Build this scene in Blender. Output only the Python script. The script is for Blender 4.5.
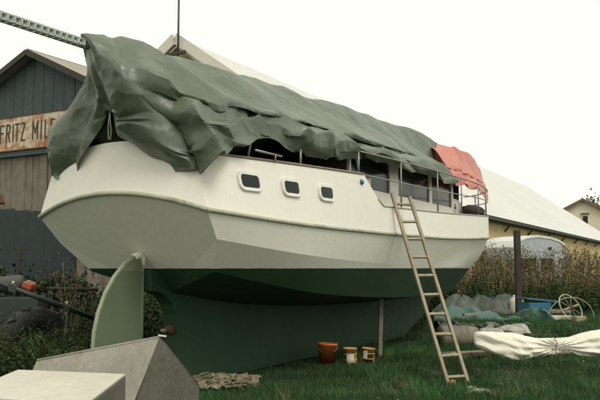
import bpy, bmesh, math, random
import numpy as np
from mathutils import Vector, Matrix
random.seed(7); rng = np.random.default_rng(11)
D = bpy.data; S = bpy.context.scene
for o in list(D.objects): D.objects.remove(o)
COL = S.collection

# ------------------------------------------------------------------ camera, sky, sun, exposure
FPX, HORIZON, EYE = 760.0, 268.0, 1.65
TH = math.atan((HORIZON - 200) / FPX)
cam = D.cameras.new('camera'); camo = D.objects.new('camera', cam); COL.objects.link(camo)
cam.sensor_width = 36; cam.lens = 36 * FPX / 600; cam.clip_end = 2000; cam.clip_start = 0.05
camo.location = (0, 0, EYE); camo.rotation_euler = (math.pi / 2 + TH, 0, 0); S.camera = camo

SUN_EL, SUN_AZ = math.radians(52), math.radians(148)       # azimuth measured clockwise from +Y
world = D.worlds.new('World'); S.world = world; world.use_nodes = True
wn = world.node_tree; wn.nodes.clear()
sky = wn.nodes.new('ShaderNodeTexSky'); sky.sky_type = 'NISHITA'; sky.sun_disc = False
sky.sun_elevation = SUN_EL; sky.sun_rotation = SUN_AZ; sky.dust_density = 4; sky.air_density = 1.0
mixn = wn.nodes.new('ShaderNodeMix'); mixn.data_type = 'RGBA'; mixn.inputs[0].default_value = 0.9
mixn.inputs[7].default_value = (13.4, 13.4, 11.7, 1)       # even white overcast
bg = wn.nodes.new('ShaderNodeBackground'); bg.inputs[1].default_value = 0.075
wo = wn.nodes.new('ShaderNodeOutputWorld')
wn.links.new(sky.outputs[0], mixn.inputs[6]); wn.links.new(mixn.outputs[2], bg.inputs[0]); wn.links.new(bg.outputs[0], wo.inputs[0])
sl = D.lights.new('sun', 'SUN'); sl.energy = 1.3; sl.angle = math.radians(25); sl.color = (1, .96, .88)
so = D.objects.new('sun', sl); COL.objects.link(so)
sd = Vector((math.sin(SUN_AZ) * math.cos(SUN_EL), math.cos(SUN_AZ) * math.cos(SUN_EL), math.sin(SUN_EL)))
so.rotation_euler = sd.to_track_quat('Z', 'Y').to_euler(); so.location = sd * 50
vs = S.view_settings; vs.view_transform = 'Standard'; vs.look = 'None'; vs.exposure = 0.22; vs.gamma = 1; vs.use_curve_mapping = False

# ------------------------------------------------------------------ photograph pixel -> place
CF = np.array([0, math.cos(TH), math.sin(TH)]); CU = np.array([0, -math.sin(TH), math.cos(TH)]); CR = np.array([1., 0, 0]); CC = np.array([0, 0, EYE])
def ray(x, y): return CF + CR * (x - 300) / FPX + CU * (200 - y) / FPX
def gnd(x, y, z=0.0):
    r = ray(x, y); return CC + r * (z - EYE) / r[2]
def dep(x, y, Y):
    r = ray(x, y); return CC + r * Y / r[1]
AX = math.atan((718 - 300) * math.cos(TH) / FPX)            # boat and long barn share this heading
u = np.array([math.sin(AX), math.cos(AX), 0]); n = np.array([math.cos(AX), -math.sin(AX), 0])
O = gnd(232, 375)
def lat(x, y, l):                                          # point of a pixel ray on the boat's lengthwise plane at offset l
    r = ray(x, y); t = ((O + n * l - CC) @ n) / (r @ n); P = CC + t * r; return (float((P - O) @ u), l, float(P[2]))
def W(s, l, z):
    p = O + s * u + l * n; return (float(p[0]), float(p[1]), float(z))

# ------------------------------------------------------------------ helpers
def tag(o, label=None, cat=None, group=None, kind=None):
    if label: o['label'] = label
    if cat: o['category'] = cat
    if group: o['group'] = group
    if kind: o['kind'] = kind
    return o
def root_loc(p):
    while p.parent: p = p.parent
    return np.array(p.location)
def thing(name, loc, label, cat, group=None):
    o = D.objects.new(name, None); COL.objects.link(o); o.location = tuple(float(c) for c in loc); o.empty_display_size = .2
    return tag(o, label, cat, group)
def build(name, V, Fc, mat, parent=None, smooth=False, origin=None):
    """world-space vertices -> one mesh object, stored relative to its thing"""
    V = np.asarray(V, float).reshape(-1, 3)
    if parent is not None: off = root_loc(parent)
    elif origin is not None: off = np.asarray(origin, float)
    else:
        off = (V.min(0) + V.max(0)) / 2; off[2] = V[:, 2].min()
    me = D.meshes.new(name); me.from_pydata([tuple(v) for v in (V - off)], [], [tuple(int(i) for i in f) for f in Fc]); me.update()
    if smooth: me.polygons.foreach_set('use_smooth', [True] * len(me.polygons))
    if mat: me.materials.append(mat)
    o = D.objects.new(name, me); COL.objects.link(o)
    if parent is not None: o.parent = parent
    else: o.location = tuple(off)
    return o
class MB:
    def __init__(s): s.v = []; s.f = []
    def add(s, V, Fc):
        k = len(s.v); s.v += [tuple(map(float, p)) for p in V]; s.f += [tuple(i + k for i in f) for f in Fc]; return s
    def obox(s, c, ax, ay, az):                            # oriented box: centre and three half-vectors
        c, ax, ay, az = map(lambda q: np.asarray(q, float), (c, ax, ay, az))
        V = [c + i * ax + j * ay + k * az for k in (-1, 1) for j in (-1, 1) for i in (-1, 1)]
        return s.add(V, [(0, 2, 3, 1), (4, 5, 7, 6), (0, 1, 5, 4), (2, 6, 7, 3), (0, 4, 6, 2), (1, 3, 7, 5)])
    def bar(s, a, b, w, h, up=(0, 0, 1)):
        a = np.asarray(a, float); b = np.asarray(b, float); d = b - a; L = np.linalg.norm(d); d /= L
        x = np.cross(d, up); nx = np.linalg.norm(x)
        x = x / nx if nx > 1e-6 else np.array([1., 0, 0]); y = np.cross(x, d)
        return s.obox((a + b) / 2, d * L / 2, x * w / 2, y * h / 2)
    def tube(s, pts, r, seg=8, cap=True):
        pts = [np.asarray(p, float) for p in pts]; N = len(pts); rs = r if hasattr(r, '__len__') else [r] * N
        V = []; Fc = []; prev = None
        for i, p in enumerate(pts):
            d = pts[min(i + 1, N - 1)] - pts[max(i - 1, 0)]; d /= np.linalg.norm(d) + 1e-12
            if prev is None:
                x = np.cross(d, (0, 0, 1)); 
                if np.linalg.norm(x) < 1e-3: x = np.cross(d, (1, 0, 0))
            else: x = prev - d * (prev @ d)
            x /= np.linalg.norm(x); prev = x; y = np.cross(d, x)
            for k in range(seg):
                a = 2 * math.pi * k / seg; V.append(p + rs[i] * (math.cos(a) * x + math.sin(a) * y))
        for i in range(N - 1):
            for k in range(seg):
                k2 = (k + 1) % seg; Fc.append((i * seg + k, i * seg + k2, (i + 1) * seg + k2, (i + 1) * seg + k))
        if cap: Fc += [tuple(reversed(range(seg))), tuple((N - 1) * seg + k for k in range(seg))]
        return s.add(V, Fc)
    def prism(s, poly, off):                               # polygon (3D points) extruded by a vector, centred on it
        poly = [np.asarray(p, float) for p in poly]; off = np.asarray(off, float); N = len(poly)
        V = [p - off / 2 for p in poly] + [p + off / 2 for p in poly]
        return s.add(V, [tuple(range(N)), tuple(reversed(range(N, 2 * N)))] + [(i, i + N, (i + 1) % N + N, (i + 1) % N) for i in range(N)])
    def lathe(s, c, prof, seg=20, axis=(0, 0, 1)):
        c = np.asarray(c, float); az = np.asarray(axis, float); az /= np.linalg.norm(az)
        x = np.cross(az, (0.3, 1, 0.1)); x /= np.linalg.norm(x); y = np.cross(az, x); V = []; Fc = []
        for r, h in prof:
            for k in range(seg):
                a = 2 * math.pi * k / seg; V.append(c + az * h + r * (math.cos(a) * x + math.sin(a) * y))
        for i in range(len(prof) - 1):
            for k in range(seg):
                k2 = (k + 1) % seg; Fc.append((i * seg + k, i * seg + k2, (i + 1) * seg + k2, (i + 1) * seg + k))
        return s.add(V, Fc)
    def grid(s, P):                                        # P[i][j] points
        P = np.asarray(P, float); a, b = P.shape[:2]
        return s.add(P.reshape(-1, 3), [(i * b + j, i * b + j + 1, (i + 1) * b + j + 1, (i + 1) * b + j) for i in range(a - 1) for j in range(b - 1)])
    def build(s, name, mat, parent=None, smooth=False, bevel=0, origin=None):
        o = build(name, s.v, s.f, mat, parent, smooth, origin)
        bm = bmesh.new(); bm.from_mesh(o.data); bmesh.ops.recalc_face_normals(bm, faces=bm.faces); bm.to_mesh(o.data); bm.free()
        if bevel:
            m = o.modifiers.new('bevel', 'BEVEL'); m.width = bevel; m.segments = 2; m.limit_method = 'ANGLE'
        return o
def autosmooth(o, ang=35):
    me = o.data; me.polygons.foreach_set('use_smooth', [True] * len(me.polygons))
    bm = bmesh.new(); bm.from_mesh(me); ca = math.radians(ang)
    for e in bm.edges:
        if len(e.link_faces) == 2 and e.link_faces[0].normal.angle(e.link_faces[1].normal, 0) > ca: e.smooth = False
    bm.to_mesh(me); bm.free(); return o
def crom(P, N):                                            # Catmull-Rom through rows of P, N samples
    P = np.asarray(P, float); k = len(P); t = np.linspace(0, k - 1, N); i = np.clip(t.astype(int), 0, k - 2); f = (t - i).reshape((-1,) + (1,) * (P.ndim - 1))
    p0 = P[np.maximum(i - 1, 0)]; p1 = P[i]; p2 = P[i + 1]; p3 = P[np.minimum(i + 2, k - 1)]
    return .5 * ((2 * p1) + (-p0 + p2) * f + (2 * p0 - 5 * p1 + 4 * p2 - p3) * f ** 2 + (-p0 + 3 * p1 - 3 * p2 + p3) * f ** 3)
def hashn(ix, iy, seed):
    h = np.sin(ix * 127.1 + iy * 311.7 + seed * 74.7) * 43758.5453; return h - np.floor(h)
def vnoise(x, y, seed=0):
    x = np.asarray(x, float); y = np.asarray(y, float); ix = np.floor(x); iy = np.floor(y); fx = x - ix; fy = y - iy
    fx = fx * fx * (3 - 2 * fx); fy = fy * fy * (3 - 2 * fy)
    a = hashn(ix, iy, seed); b = hashn(ix + 1, iy, seed); c = hashn(ix, iy + 1, seed); d = hashn(ix + 1, iy + 1, seed)
    return (a + (b - a) * fx + (c - a) * fy + (a - b - c + d) * fx * fy) * 2 - 1
def fbm(x, y, seed=0, o=4):
    return sum(vnoise(x * 2 ** k, y * 2 ** k, seed + k * 13) / 2 ** k for k in range(o))

# ------------------------------------------------------------------ materials
def mat(name, c1, c2=None, scale=3, rough=.7, bump=0, bscale=40, stain=None, stain_scale=2, stain_amt=.5, streak=False, metallic=0, spec=.5, stretch=None, fine_k=.82):
    m = D.materials.new(name); m.use_nodes = True; nt = m.node_tree; N = nt.nodes; L = nt.links; b = N['Principled BSDF']
    b.inputs['Roughness'].default_value = rough; b.inputs['Metallic'].default_value = metallic; b.inputs['Specular IOR Level'].default_value = spec
    tc = N.new('ShaderNodeTexCoord'); mp = N.new('ShaderNodeMapping'); L.new(tc.outputs['Object'], mp.inputs[0])
    if stretch: mp.inputs['Scale'].default_value = stretch
    def noise(sc, det=5, src=mp, r=.6):
        t = N.new('ShaderNodeTexNoise'); t.inputs['Scale'].default_value = sc; t.inputs['Detail'].default_value = det; t.inputs['Roughness'].default_value = r
        L.new(src.outputs[0] if src is mp else src, t.inputs['Vector']); return t
    def ramp(src, lo, hi):
        r = N.new('ShaderNodeValToRGB'); r.color_ramp.elements[0].position = lo; r.color_ramp.elements[1].position = hi; L.new(src, r.inputs[0]); return r
    def mix(fac, a, bb):
        x = N.new('ShaderNodeMix'); x.data_type = 'RGBA'
        L.new(fac, x.inputs[0])
        for i, q in ((6, a), (7, bb)):
            if isinstance(q, tuple): x.inputs[i].default_value = q + (1,) if len(q) == 3 else q
            else: L.new(q, x.inputs[i])
        return x.outputs[2]
    c2 = c2 or tuple(min(1, c * 1.25) for c in c1)
    nz = noise(scale); col = mix(ramp(nz.outputs[0], .35, .65).outputs[0], tuple(c1), tuple(c2))
    fine = noise(scale * 9, 6); col = mix(ramp(fine.outputs[0], .3, .75).outputs[0], col, mix(ramp(fine.outputs[0], .3, .75).outputs[0], col, tuple(c * fine_k for c in c1)))
    if stain:
        src = mp
        if streak:
            m2 = N.new('ShaderNodeMapping'); m2.inputs['Scale'].default_value = (2.6, 2.6, .22); L.new(tc.outputs['Object'], m2.inputs[0]); src = m2.outputs[0]
        sn = noise(stain_scale, 8, src, .7); r = ramp(sn.outputs[0], .72 - stain_amt * .3, .86 - stain_amt * .25)
        col = mix(r.outputs[0], col, tuple(stain))
    L.new(col, b.inputs['Base Color'])
    rn = noise(scale * 3); mr = N.new('ShaderNodeMapRange'); mr.inputs[3].default_value = max(.02, rough - .1); mr.inputs[4].default_value = min(1, rough + .12)
    L.new(rn.outputs[0], mr.inputs[0]); L.new(mr.outputs[0], b.inputs['Roughness'])
    if bump:
        bn = noise(bscale, 6); bp = N.new('ShaderNodeBump'); bp.inputs['Strength'].default_value = bump; bp.inputs['Distance'].default_value = .02
        L.new(bn.outputs[0], bp.inputs['Height']); L.new(bp.outputs[0], b.inputs['Normal'])
    return m
def hull_mat(name, above, above2, below, below2, zw=1.65):
    """paint above the waterline, green bottom paint below it"""
    m = mat(name, above, above2, 1.3, .68, .08, 25, stain=tuple(c * .72 for c in above), stain_scale=2.2, stain_amt=.28, streak=True, spec=.3, fine_k=.93)
    nt = m.node_tree; N = nt.nodes; L = nt.links; b = N['Principled BSDF']; old = b.inputs['Base Color'].links[0].from_socket
    tc = N.new('ShaderNodeTexCoord'); sp = N.new('ShaderNodeSeparateXYZ'); L.new(tc.outputs['Object'], sp.inputs[0])
    w = N.new('ShaderNodeTexNoise'); w.inputs['Scale'].default_value = 6; L.new(tc.outputs['Object'], w.inputs[0])
    ma = N.new('ShaderNodeMath'); ma.operation = 'MULTIPLY_ADD'; ma.inputs[1].default_value = .012; L.new(w.outputs[0], ma.inputs[0]); L.new(sp.outputs[2], ma.inputs[2])
    gt = N.new('ShaderNodeMath'); gt.operation = 'LESS_THAN'; gt.inputs[1].default_value = zw; L.new(ma.outputs[0], gt.inputs[0])
    gn = N.new('ShaderNodeTexNoise'); gn.inputs['Scale'].default_value = 3; gn.inputs['Detail'].default_value = 8; L.new(tc.outputs['Object'], gn.inputs[0])
    gm = N.new('ShaderNodeMix'); gm.data_type = 'RGBA'; gm.inputs[6].default_value = below + (1,); gm.inputs[7].default_value = below2 + (1,); L.new(gn.outputs[0], gm.inputs[0])
    x = N.new('ShaderNodeMix'); x.data_type = 'RGBA'; L.new(gt.outputs[0], x.inputs[0]); L.new(old, x.inputs[6]); L.new(gm.outputs[2], x.inputs[7]); L.new(x.outputs[2], b.inputs['Base Color'])
    return m
M = {}
M['white'] = mat('cream_white_paint', (.74, .715, .625), (.765, .74, .65), .9, .42, .03, 20, stain=(.60, .55, .41), stain_scale=1.6, stain_amt=.30, streak=True, fine_k=.955)
M['hull'] = hull_mat('hull_primer_and_antifoul', (.72, .71, .62), (.75, .74, .645), (.014, .040, .017), (.021, .054, .024))
M['rudder'] = hull_mat('rudder_paint', (.17, .20, .13), (.20, .23, .155), (.105, .14, .085), (.13, .165, .105), 1.62)
M['rudderrim'] = mat('worn_rudder_edge', (.24, .28, .18), (.32, .35, .24), 4, .6)
M['rail'] = mat('rub_rail_paint', (.40, .41, .31), (.52, .51, .40), 4, .6, .3, 30, stain=(.13, .15, .08), stain_scale=1.7, stain_amt=.6)
M['glass'] = mat('dark_glass', (.010, .012, .011), (.014, .016, .014), 2, .12, 0, spec=.22)
M['alu'] = mat('galvanised_tube', (.27, .27, .23), (.34, .34, .29), 8, .45, .1, 60, stain=(.12, .09, .05), stain_scale=9, stain_amt=.4, metallic=.5)
M['galv'] = mat('galvanised_beam', (.42, .46, .44), (.52, .55, .52), 8, .45, .1, 60, stain=(.2, .16, .1), stain_scale=9, stain_amt=.4, metallic=.2)
M['frame'] = mat('window_frame_alloy', (.72, .71, .64), (.8, .78, .7), 5, .35, 0, metallic=.2)
M['teak'] = mat('weathered_toe_rail', (.20, .165, .115), (.30, .26, .19), 6, .7, .3, 50, stretch=(1, 1, 1))
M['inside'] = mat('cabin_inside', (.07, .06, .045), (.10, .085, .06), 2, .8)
M['deck'] = mat('deck_paint', (.33, .32, .27), (.38, .37, .31), 3, .7, .2)
M['rust'] = mat('rusty_iron', (.085, .04, .02), (.15, .075, .032), 9, .8, .5, 60)
def worley(x, y, seed):
    ix = np.floor(x); iy = np.floor(y); d = np.full(x.shape, 9.)
    for a in (-1, 0, 1):
        for b in (-1, 0, 1):
            cx = ix + a; cy = iy + b; d = np.minimum(d, np.hypot(x - cx - hashn(cx, cy, seed), y - cy - hashn(cx, cy, seed + 3.3)))
    return d
def tarp_mat(name, c1, c2, rough):
    m = mat(name, c1, c2, 1.6, rough, .12, 14, stain=tuple(c * 1.5 for c in c2), stain_scale=4, stain_amt=.3, spec=.75); nt = m.node_tree; b = nt.nodes['Principled BSDF']; b.inputs['IOR'].default_value = 1.5
    old = b.inputs['Normal'].links[0].from_node; tc = nt.nodes.new('ShaderNodeTexCoord'); wv_ = nt.nodes.new('ShaderNodeTexNoise'); wv_.inputs['Scale'].default_value = 1.2; nt.links.new(tc.outputs['Object'], wv_.inputs[0])
    add = nt.nodes.new('ShaderNodeMix'); add.data_type = 'VECTOR'; add.inputs[0].default_value = .35; nt.links.new(tc.outputs['Object'], add.inputs[4]); nt.links.new(wv_.outputs[1], add.inputs[5])
    prev = None
    for sc, st, ds in ((3.2, .55, .09), (8.0, .40, .035)):
        v = nt.nodes.new('ShaderNodeTexVoronoi'); v.inputs['Scale'].default_value = sc; nt.links.new(add.outputs[1], v.inputs['Vector'])
        bp = nt.nodes.new('ShaderNodeBump'); bp.inputs['Strength'].default_value = st; bp.inputs['Distance'].default_value = ds; nt.links.new(v.outputs['Distance'], bp.inputs['Height'])
        if prev: nt.links.new(prev.outputs[0], bp.inputs['Normal'])
        prev = bp
    nt.links.new(prev.outputs[0], old.inputs['Normal']); return m
M['tarp'] = tarp_mat('green_tarpaulin', (.070, .094, .058), (.104, .128, .083), .42)
M['redtarp'] = tarp_mat('red_tarpaulin', (.44, .105, .06), (.52, .155, .10), .45)
M['heap'] = mat('grey_green_plastic', (.040, .052, .038), (.066, .080, .060), 2.5, .5, .15, 14, stain=(.16, .18, .14), stain_scale=4, stain_amt=.25, spec=.5)
M['teal'] = tarp_mat('teal_netting', (.022, .085, .066), (.035, .12, .09), .55)
M['sheet'] = mat('white_canvas', (.74, .71, .59), (.80, .77, .66), 3, .85, .25, 60, stain=(.40, .36, .25), stain_scale=3, stain_amt=.35)
M['rope'] = mat('rope', (.35, .36, .25), (.45, .45, .33), 20, .9, .4, 90)
M['wood'] = mat('weathered_ladder_wood', (.28, .235, .155), (.38, .33, .23), 5, .75, .4, 60, stain=(.11, .085, .05), stain_scale=7, stain_amt=.5, stretch=(1, 1, .35))
M['board'] = mat('old_board', (.24, .20, .14), (.36, .32, .24), 4, .85, .5, 40, stain=(.08, .065, .04), stain_scale=6, stain_amt=.5)
M['bark'] = mat('flaky_bark_slab', (.16, .12, .065), (.42, .38, .26), 14, .9, .9, 50, stain=(.05, .04, .02), stain_scale=9, stain_amt=.7)
M['post'] = mat('dark_post', (.035, .028, .02), (.06, .05, .035), 6, .9, .5, 40)
M['orange'] = mat('orange_plastic', (.74, .20, .055), (.80, .24, .07), 6, .5, .1)
M['tin'] = mat('rusty_yellow_tin', (.45, .27, .08), (.55, .36, .13), 9, .5, .2, stain=(.20, .07, .025), stain_scale=8, stain_amt=.6)
M['tinpaint'] = mat('pale_label', (.62, .58, .45), (.70, .68, .55), 12, .6, stain=(.25, .18, .08), stain_scale=10, stain_amt=.5)
M['steel'] = mat('raw_sheet_steel', (.23, .215, .175), (.31, .29, .24), 2.2, .55, .15, 20, stain=(.14, .105, .07), stain_scale=3.2, stain_amt=.45, streak=True, metallic=.15)
M['darksteel'] = mat('shade_darkened_steel', (.10, .098, .075), (.145, .14, .11), 3, .7, .2, 25, stain=(.07, .055, .03), stain_scale=4, stain_amt=.5, metallic=.1)  # darker version of the raw steel: end plate's shade put into the base colour
M['plate'] = mat('pale_painted_plate', (.58, .55, .46), (.64, .61, .52), 2, .5, .1, 20, stain=(.36, .31, .22), stain_scale=4, stain_amt=.35)
M['darkgreen'] = mat('dark_green_paint', (.02, .035, .025), (.03, .05, .035), 5, .4, .1, stain=(.06, .04, .025), stain_scale=8, stain_amt=.4)
M['rubber'] = mat('old_rubber', (.018, .019, .017), (.03, .032, .028), 8, .8, .4, 40)
M['machine'] = mat('machine_grey', (.045, .047, .04), (.07, .072, .06), 6, .6, .2)
M['redpaint'] = mat('red_orange_paint', (.30, .055, .02), (.38, .08, .03), 6, .5, .1)
M['blue'] = mat('blue_plastic', (.025, .12, .20), (.04, .16, .25), 5, .45, .05)
M['stone'] = mat('pale_rubble', (.32, .31, .27), (.5, .49, .43), 9, .9, .6, 30)
M['barnmetal'] = mat('dark_grey_sheeting', (.050, .072, .074), (.072, .096, .096), 1.2, .6, .1, 20, stain=(.035, .04, .036), stain_scale=2, stain_amt=.5, streak=True)
M['bluemetal'] = mat('dark_blue_sheeting', (.020, .034, .036), (.029, .045, .046), 1.2, .55, .1, 20, stain=(.06, .05, .035), stain_scale=2.5, stain_amt=.4, streak=True)
M['barnroof'] = mat('old_roof_sheeting', (.30, .265, .22), (.36, .32, .27), 1.2, .8, .2, stain=(.2, .13, .09), stain_scale=2, stain_amt=.4)
M['oldwood'] = mat('grey_barn_board', (.17, .15, .115), (.26, .23, .175), 3, .9, .5, 30, stain=(.10, .075, .045), stain_scale=3, stain_amt=.6, streak=True)
M['sign'] = mat('rusted_white_sign', (.62, .52, .36), (.72, .66, .52), 3, .6, .2, 30, stain=(.33, .12, .03), stain_scale=2.6, stain_amt=1.0)
M['letter'] = mat('faded_black_paint', (.05, .04, .03), (.10, .07, .045), 6, .7, stain=(.28, .14, .06), stain_scale=5, stain_amt=.35)
M['ochre'] = mat('ochre_plaster', (.52, .40, .19), (.58, .46, .235), .8, .9, .3, 8, stain=(.25, .19, .09), stain_scale=1, stain_amt=.4, streak=True)
M['longroof'] = mat('pale_fibre_cement', (.58, .58, .54), (.62, .615, .57), .25, .8, .1, 4, stain=(.53, .53, .48), stain_scale=.5, stain_amt=.3)
M['barge'] = mat('white_bargeboard', (.66, .63, .55), (.72, .69, .6), 1, .6)
M['soffit'] = mat('dark_eave_wood', (.05, .05, .04), (.07, .07, .055), 2, .9)
M['housewall'] = mat('cream_house_wall', (.66, .60, .45), (.70, .64, .49), .4, .9)
M['houseroof'] = mat('brown_roof', (.14, .09, .065), (.19, .125, .09), .8, .8)
M['greywall'] = mat('grey_low_wall', (.38, .38, .34), (.44, .44, .4), .4, .9)
M['caravan'] = mat('pale_blue_caravan', (.36, .40, .41), (.41, .45, .45), .8, .4, stain=(.3, .31, .27), stain_scale=2, stain_amt=.4, streak=True)
M['caravanroof'] = mat('caravan_white_roof', (.58, .60, .56), (.64, .65, .60), 1, .45)
def vcol_mat(name, rough=.8, trans=0.0):
    m = D.materials.new(name); m.use_nodes = True; N = m.node_tree.nodes; L = m.node_tree.links; b = N['Principled BSDF']
    a = N.new('ShaderNodeAttribute'); a.attribute_name = 'tint'; L.new(a.outputs['Color'], b.inputs['Base Color']); b.inputs['Roughness'].default_value = rough
    b.inputs['Specular IOR Level'].default_value = .25
    return m
M['leaf'] = vcol_mat('leaves_and_blades')

# ------------------------------------------------------------------ ground
def gz(x, y):
    x = np.asarray(x, float); y = np.asarray(y, float)
    z = .045 * fbm(x * .45, y * .45, 3, 3) + .02 * vnoise(x * 2.1, y * 2.1, 9)
    z = z - .15 * np.exp(-(((x - 2.5) / 1.2) ** 2 + ((y - 11.7) / 1.3) ** 2))
    ls = (x - O[0]) * u[0] + (y - O[1]) * u[1]; ll = (x - O[0]) * n[0] + (y - O[1]) * n[1]
    k = np.exp(-(ll / .9) ** 2) / (1 + np.exp((-2.6 - ls) * 4)) / (1 + np.exp((ls - 9) * 3))
    far = np.clip((np.hypot(x, y - 15) - 40) / 40, 0, 1)
    return z * (1 - k) * (1 - far) - .02 * k
gx = np.concatenate([[-900, -300, -120, -60], np.linspace(-30, 30, 151), [60, 120, 300, 900]])
gy = np.concatenate([[-300, -60, -10], np.linspace(0, 60, 151), [90, 150, 300, 1200]])
GX, GY = np.meshgrid(gx, gy, indexing='ij'); GP = np.stack([GX, GY, gz(GX, GY)], -1)
M['soil'] = mat('grassy_soil', (.018, .032, .012), (.032, .050, .018), .7, .95, .8, 12, stain=(.05, .045, .025), stain_scale=.9, stain_amt=.35)
tag(MB().grid(GP).build('ground', M['soil'], smooth=True, origin=(0, 0, 0)), kind='structure')
def G(p): return float(gz(p[0], p[1]))

# ------------------------------------------------------------------ the boat
boat = thing('steel_boat', W(3, 0, 0), 'large unfinished cream and grey steel boat with green bottom, propped up ashore on its keel', 'boat')
NS = 72
L_root = crom([(-1.64, 0, 1.28), (0, 0, 1.08), (2.5, 0, .95), (5.5, 0, .92), (8, 0, 1.0), (9.6, 0, 1.2), (10.3, 0, 1.45)], NS)
L_ch2 = crom([(-1.99, 1.04, 1.60), (.13, 1.30, 1.29), (2.2, 1.38, 1.15), (4.6, 1.36, 1.08), (7, 1.22, 1.10), (9.5, .66, 1.26), (10.9, 0, 1.5)], NS)
L_ch1 = crom([(-2.33, 1.32, 2.00), (-.43, 1.58, 1.83), (1.9, 1.66, 1.73), (4.6, 1.64, 1.67), (7, 1.60, 1.69), (9.7, 1.05, 1.78), (11.3, 0, 1.9)], NS)
L_rail = crom([(-2.64, 1.39, 2.34), (-.6, 1.66, 2.25), (2.0, 1.84, 2.225), (5.0, 1.90, 2.25), (7.8, 1.84, 2.35), (9.9, 1.42, 2.46), (11.2, .75, 2.53), (11.75, 0, 2.57)], NS)
def ztop(s):
    s = np.asarray(s, float); a = 3.05 + .027 * (s + 2.6); b = 2.68 + .021 * (s - 1.7) + .0028 * np.clip(s - 3, 0, None) ** 2
    k = np.clip((s - 1.25) / .62, 0, 1); return a * (1 - k) + b * k
_tl = crom([(-2.60, 1.17, 0), (-.6, 1.50, 0), (2.0, 1.76, 0), (5.0, 1.86, 0), (7.8, 1.82, 0), (9.9, 1.42, 0), (11.2, .75, 0), (11.8, 0, 0)], 200)
def ltop(s): return np.interp(s, _tl[:, 0], _tl[:, 1])
s_t = np.unique(np.concatenate([np.linspace(-2.60, 11.8, NS), np.linspace(1.25, 1.87, 5), 11.8 - np.linspace(0, .8, 10) ** 2]))
ls_r = lambda s: np.interp(s, L_rail[:, 0], L_rail[:, 1]); zs_r = lambda s: np.interp(s, L_rail[:, 0], L_rail[:, 2])
def wline(A, side): return np.array([W(a[0], a[1] * side, a[2]) for a in A])
def facet(A, B, side, k=2, bulge=0):
    a = wline(A, side); b = wline(B, side); bow = np.clip((np.asarray(A)[:, 0] - 5) / 4, 0, 1) ** 1.5; out = bow[:, None] * bulge * (n * side * .7 + u * .7 * np.clip((np.asarray(A)[:, :1] - 8) / 3, 0, 1))
    return np.stack([a + (b - a) * i / k + out * (1 - (2 * i / k - 1) ** 2) for i in range(k + 1)], 0)
for side, nm in ((1, 'starboard'), (-1, 'port')):
    pass
mb = MB()
for side in (1, -1):
    mb.grid(facet(L_root, L_ch2, side)); mb.grid(facet(L_ch2, L_ch1, side)); mb.grid(facet(L_ch1, L_rail, side, 6, .16))
hull = mb.build('hull_plating', M['hull'], boat); autosmooth(hull, 9)
# upper strake, side
mb = MB()
for side in (1, -1):
    lo = []; hi = []
    for s in s_t:
        sr = -2.64 + (s + 2.60) * (11.75 + 2.64) / 14.4
        lo.append(W(sr, side * ls_r(sr), zs_r(sr))); hi.append(W(s, side * ltop(s), ztop(s)))
    lo = np.array(lo); hi = np.array(hi); mb.grid(np.stack([lo + (hi - lo) * k / 3 for k in range(4)], 0))
# upper transom panel (white) with its arched lower edge
vv = np.linspace(-1, 1, 25)
rl = np.array([W(-2.64 - .22 * (1 - v * v), 1.39 * v, 2.34 + .24 * (1 - v * v)) for v in vv]); tl = np.array([W(-2.60 - .12 * (1 - v * v), 1.17 * v, 3.05 + .20 * (1 - v * v)) for v in vv])
mb.grid(np.stack([rl + (tl - rl) * k / 4 for k in range(5)], 0))
ob = mb.build('upper_strake', M['white'], boat); autosmooth(ob, 25)
# raked transom
mb = MB(); low = []
for v in vv:
    a = abs(v); l = 1.39 * v
    for (l0, s0, z0), (l1, s1, z1) in zip([(0, -1.64, 1.28), (1.04, -1.99, 1.60), (1.32, -2.33, 2.0)], [(1.04, -1.99, 1.60), (1.32, -2.33, 2.0), (1.3901, -2.64, 2.34)]):
        if l0 <= abs(l) <= l1:
            k = (abs(l) - l0) / (l1 - l0); low.append((s0 + (s1 - s0) * k, l, z0 + (z1 - z0) * k)); break
lowc = [(-2.64, -1.39, 2.34), (-2.33, -1.32, 2.0), (-1.99, -1.04, 1.6), (-1.64, 0, 1.28), (-1.99, 1.04, 1.6), (-2.33, 1.32, 2.0), (-2.64, 1.39, 2.34)]
poly = [W(*p) for p in lowc] + [tuple(p) for p in rl[::-1][1:-1]]
mb.add(poly, [tuple(range(len(poly)))]); mb.build('transom', M['hull'], boat)
# rub rail
for side in (1, -1):
    MB().tube(wline(L_rail[:-1], side), .030, 8).build('rub_rail', M['rail'], boat, True)
MB().tube(rl, .030, 8).build('rub_rail', M['rail'], boat, True)
# keel with the propeller opening
kp = [(-2.12, 1.63), (-2.12, 1.34), (-1.95, 1.335), (-1.78, 1.27), (-1.65, 1.16), (-1.57, 1.0), (-1.53, .8), (-1.53, .30), (-2.28, .27), (-2.28, .13), (-1.5, .02), (7.0, .02), (8.4, .45), (9.6, 1.15), (9.0, 1.35), (2, 1.2), (-1.3, 1.5)]
k = MB().prism([W(s, 0, z) for s, z in kp], n * .24).build('keel', M['hull'], boat, bevel=.02)
rp = [(-2.17, .34), (-2.17, 1.72), (-2.22, 1.79), (-2.33, 1.79), (-2.5, 1.70), (-2.68, 1.54), (-2.84, 1.33), (-2.95, 1.1), (-3.01, .88), (-3.03, .6), (-3.02, .42), (-2.95, .34)]
rud = MB().prism([W(s, 0, z) for s, z in rp], n * .06).build('rudder', M['rudder'], boat, bevel=.015)
rim = [W(s, 0, z) for s, z in rp[2:]]
MB().tube(rim, .026, 6).build('rudder_rim', M['rudderrim'], rud, True)
MB().tube([W(-2.165, 0, .2), W(-2.165, 0, 1.70)], .042, 10).build('rudder_stock', M['rudder'], rud, True)
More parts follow.
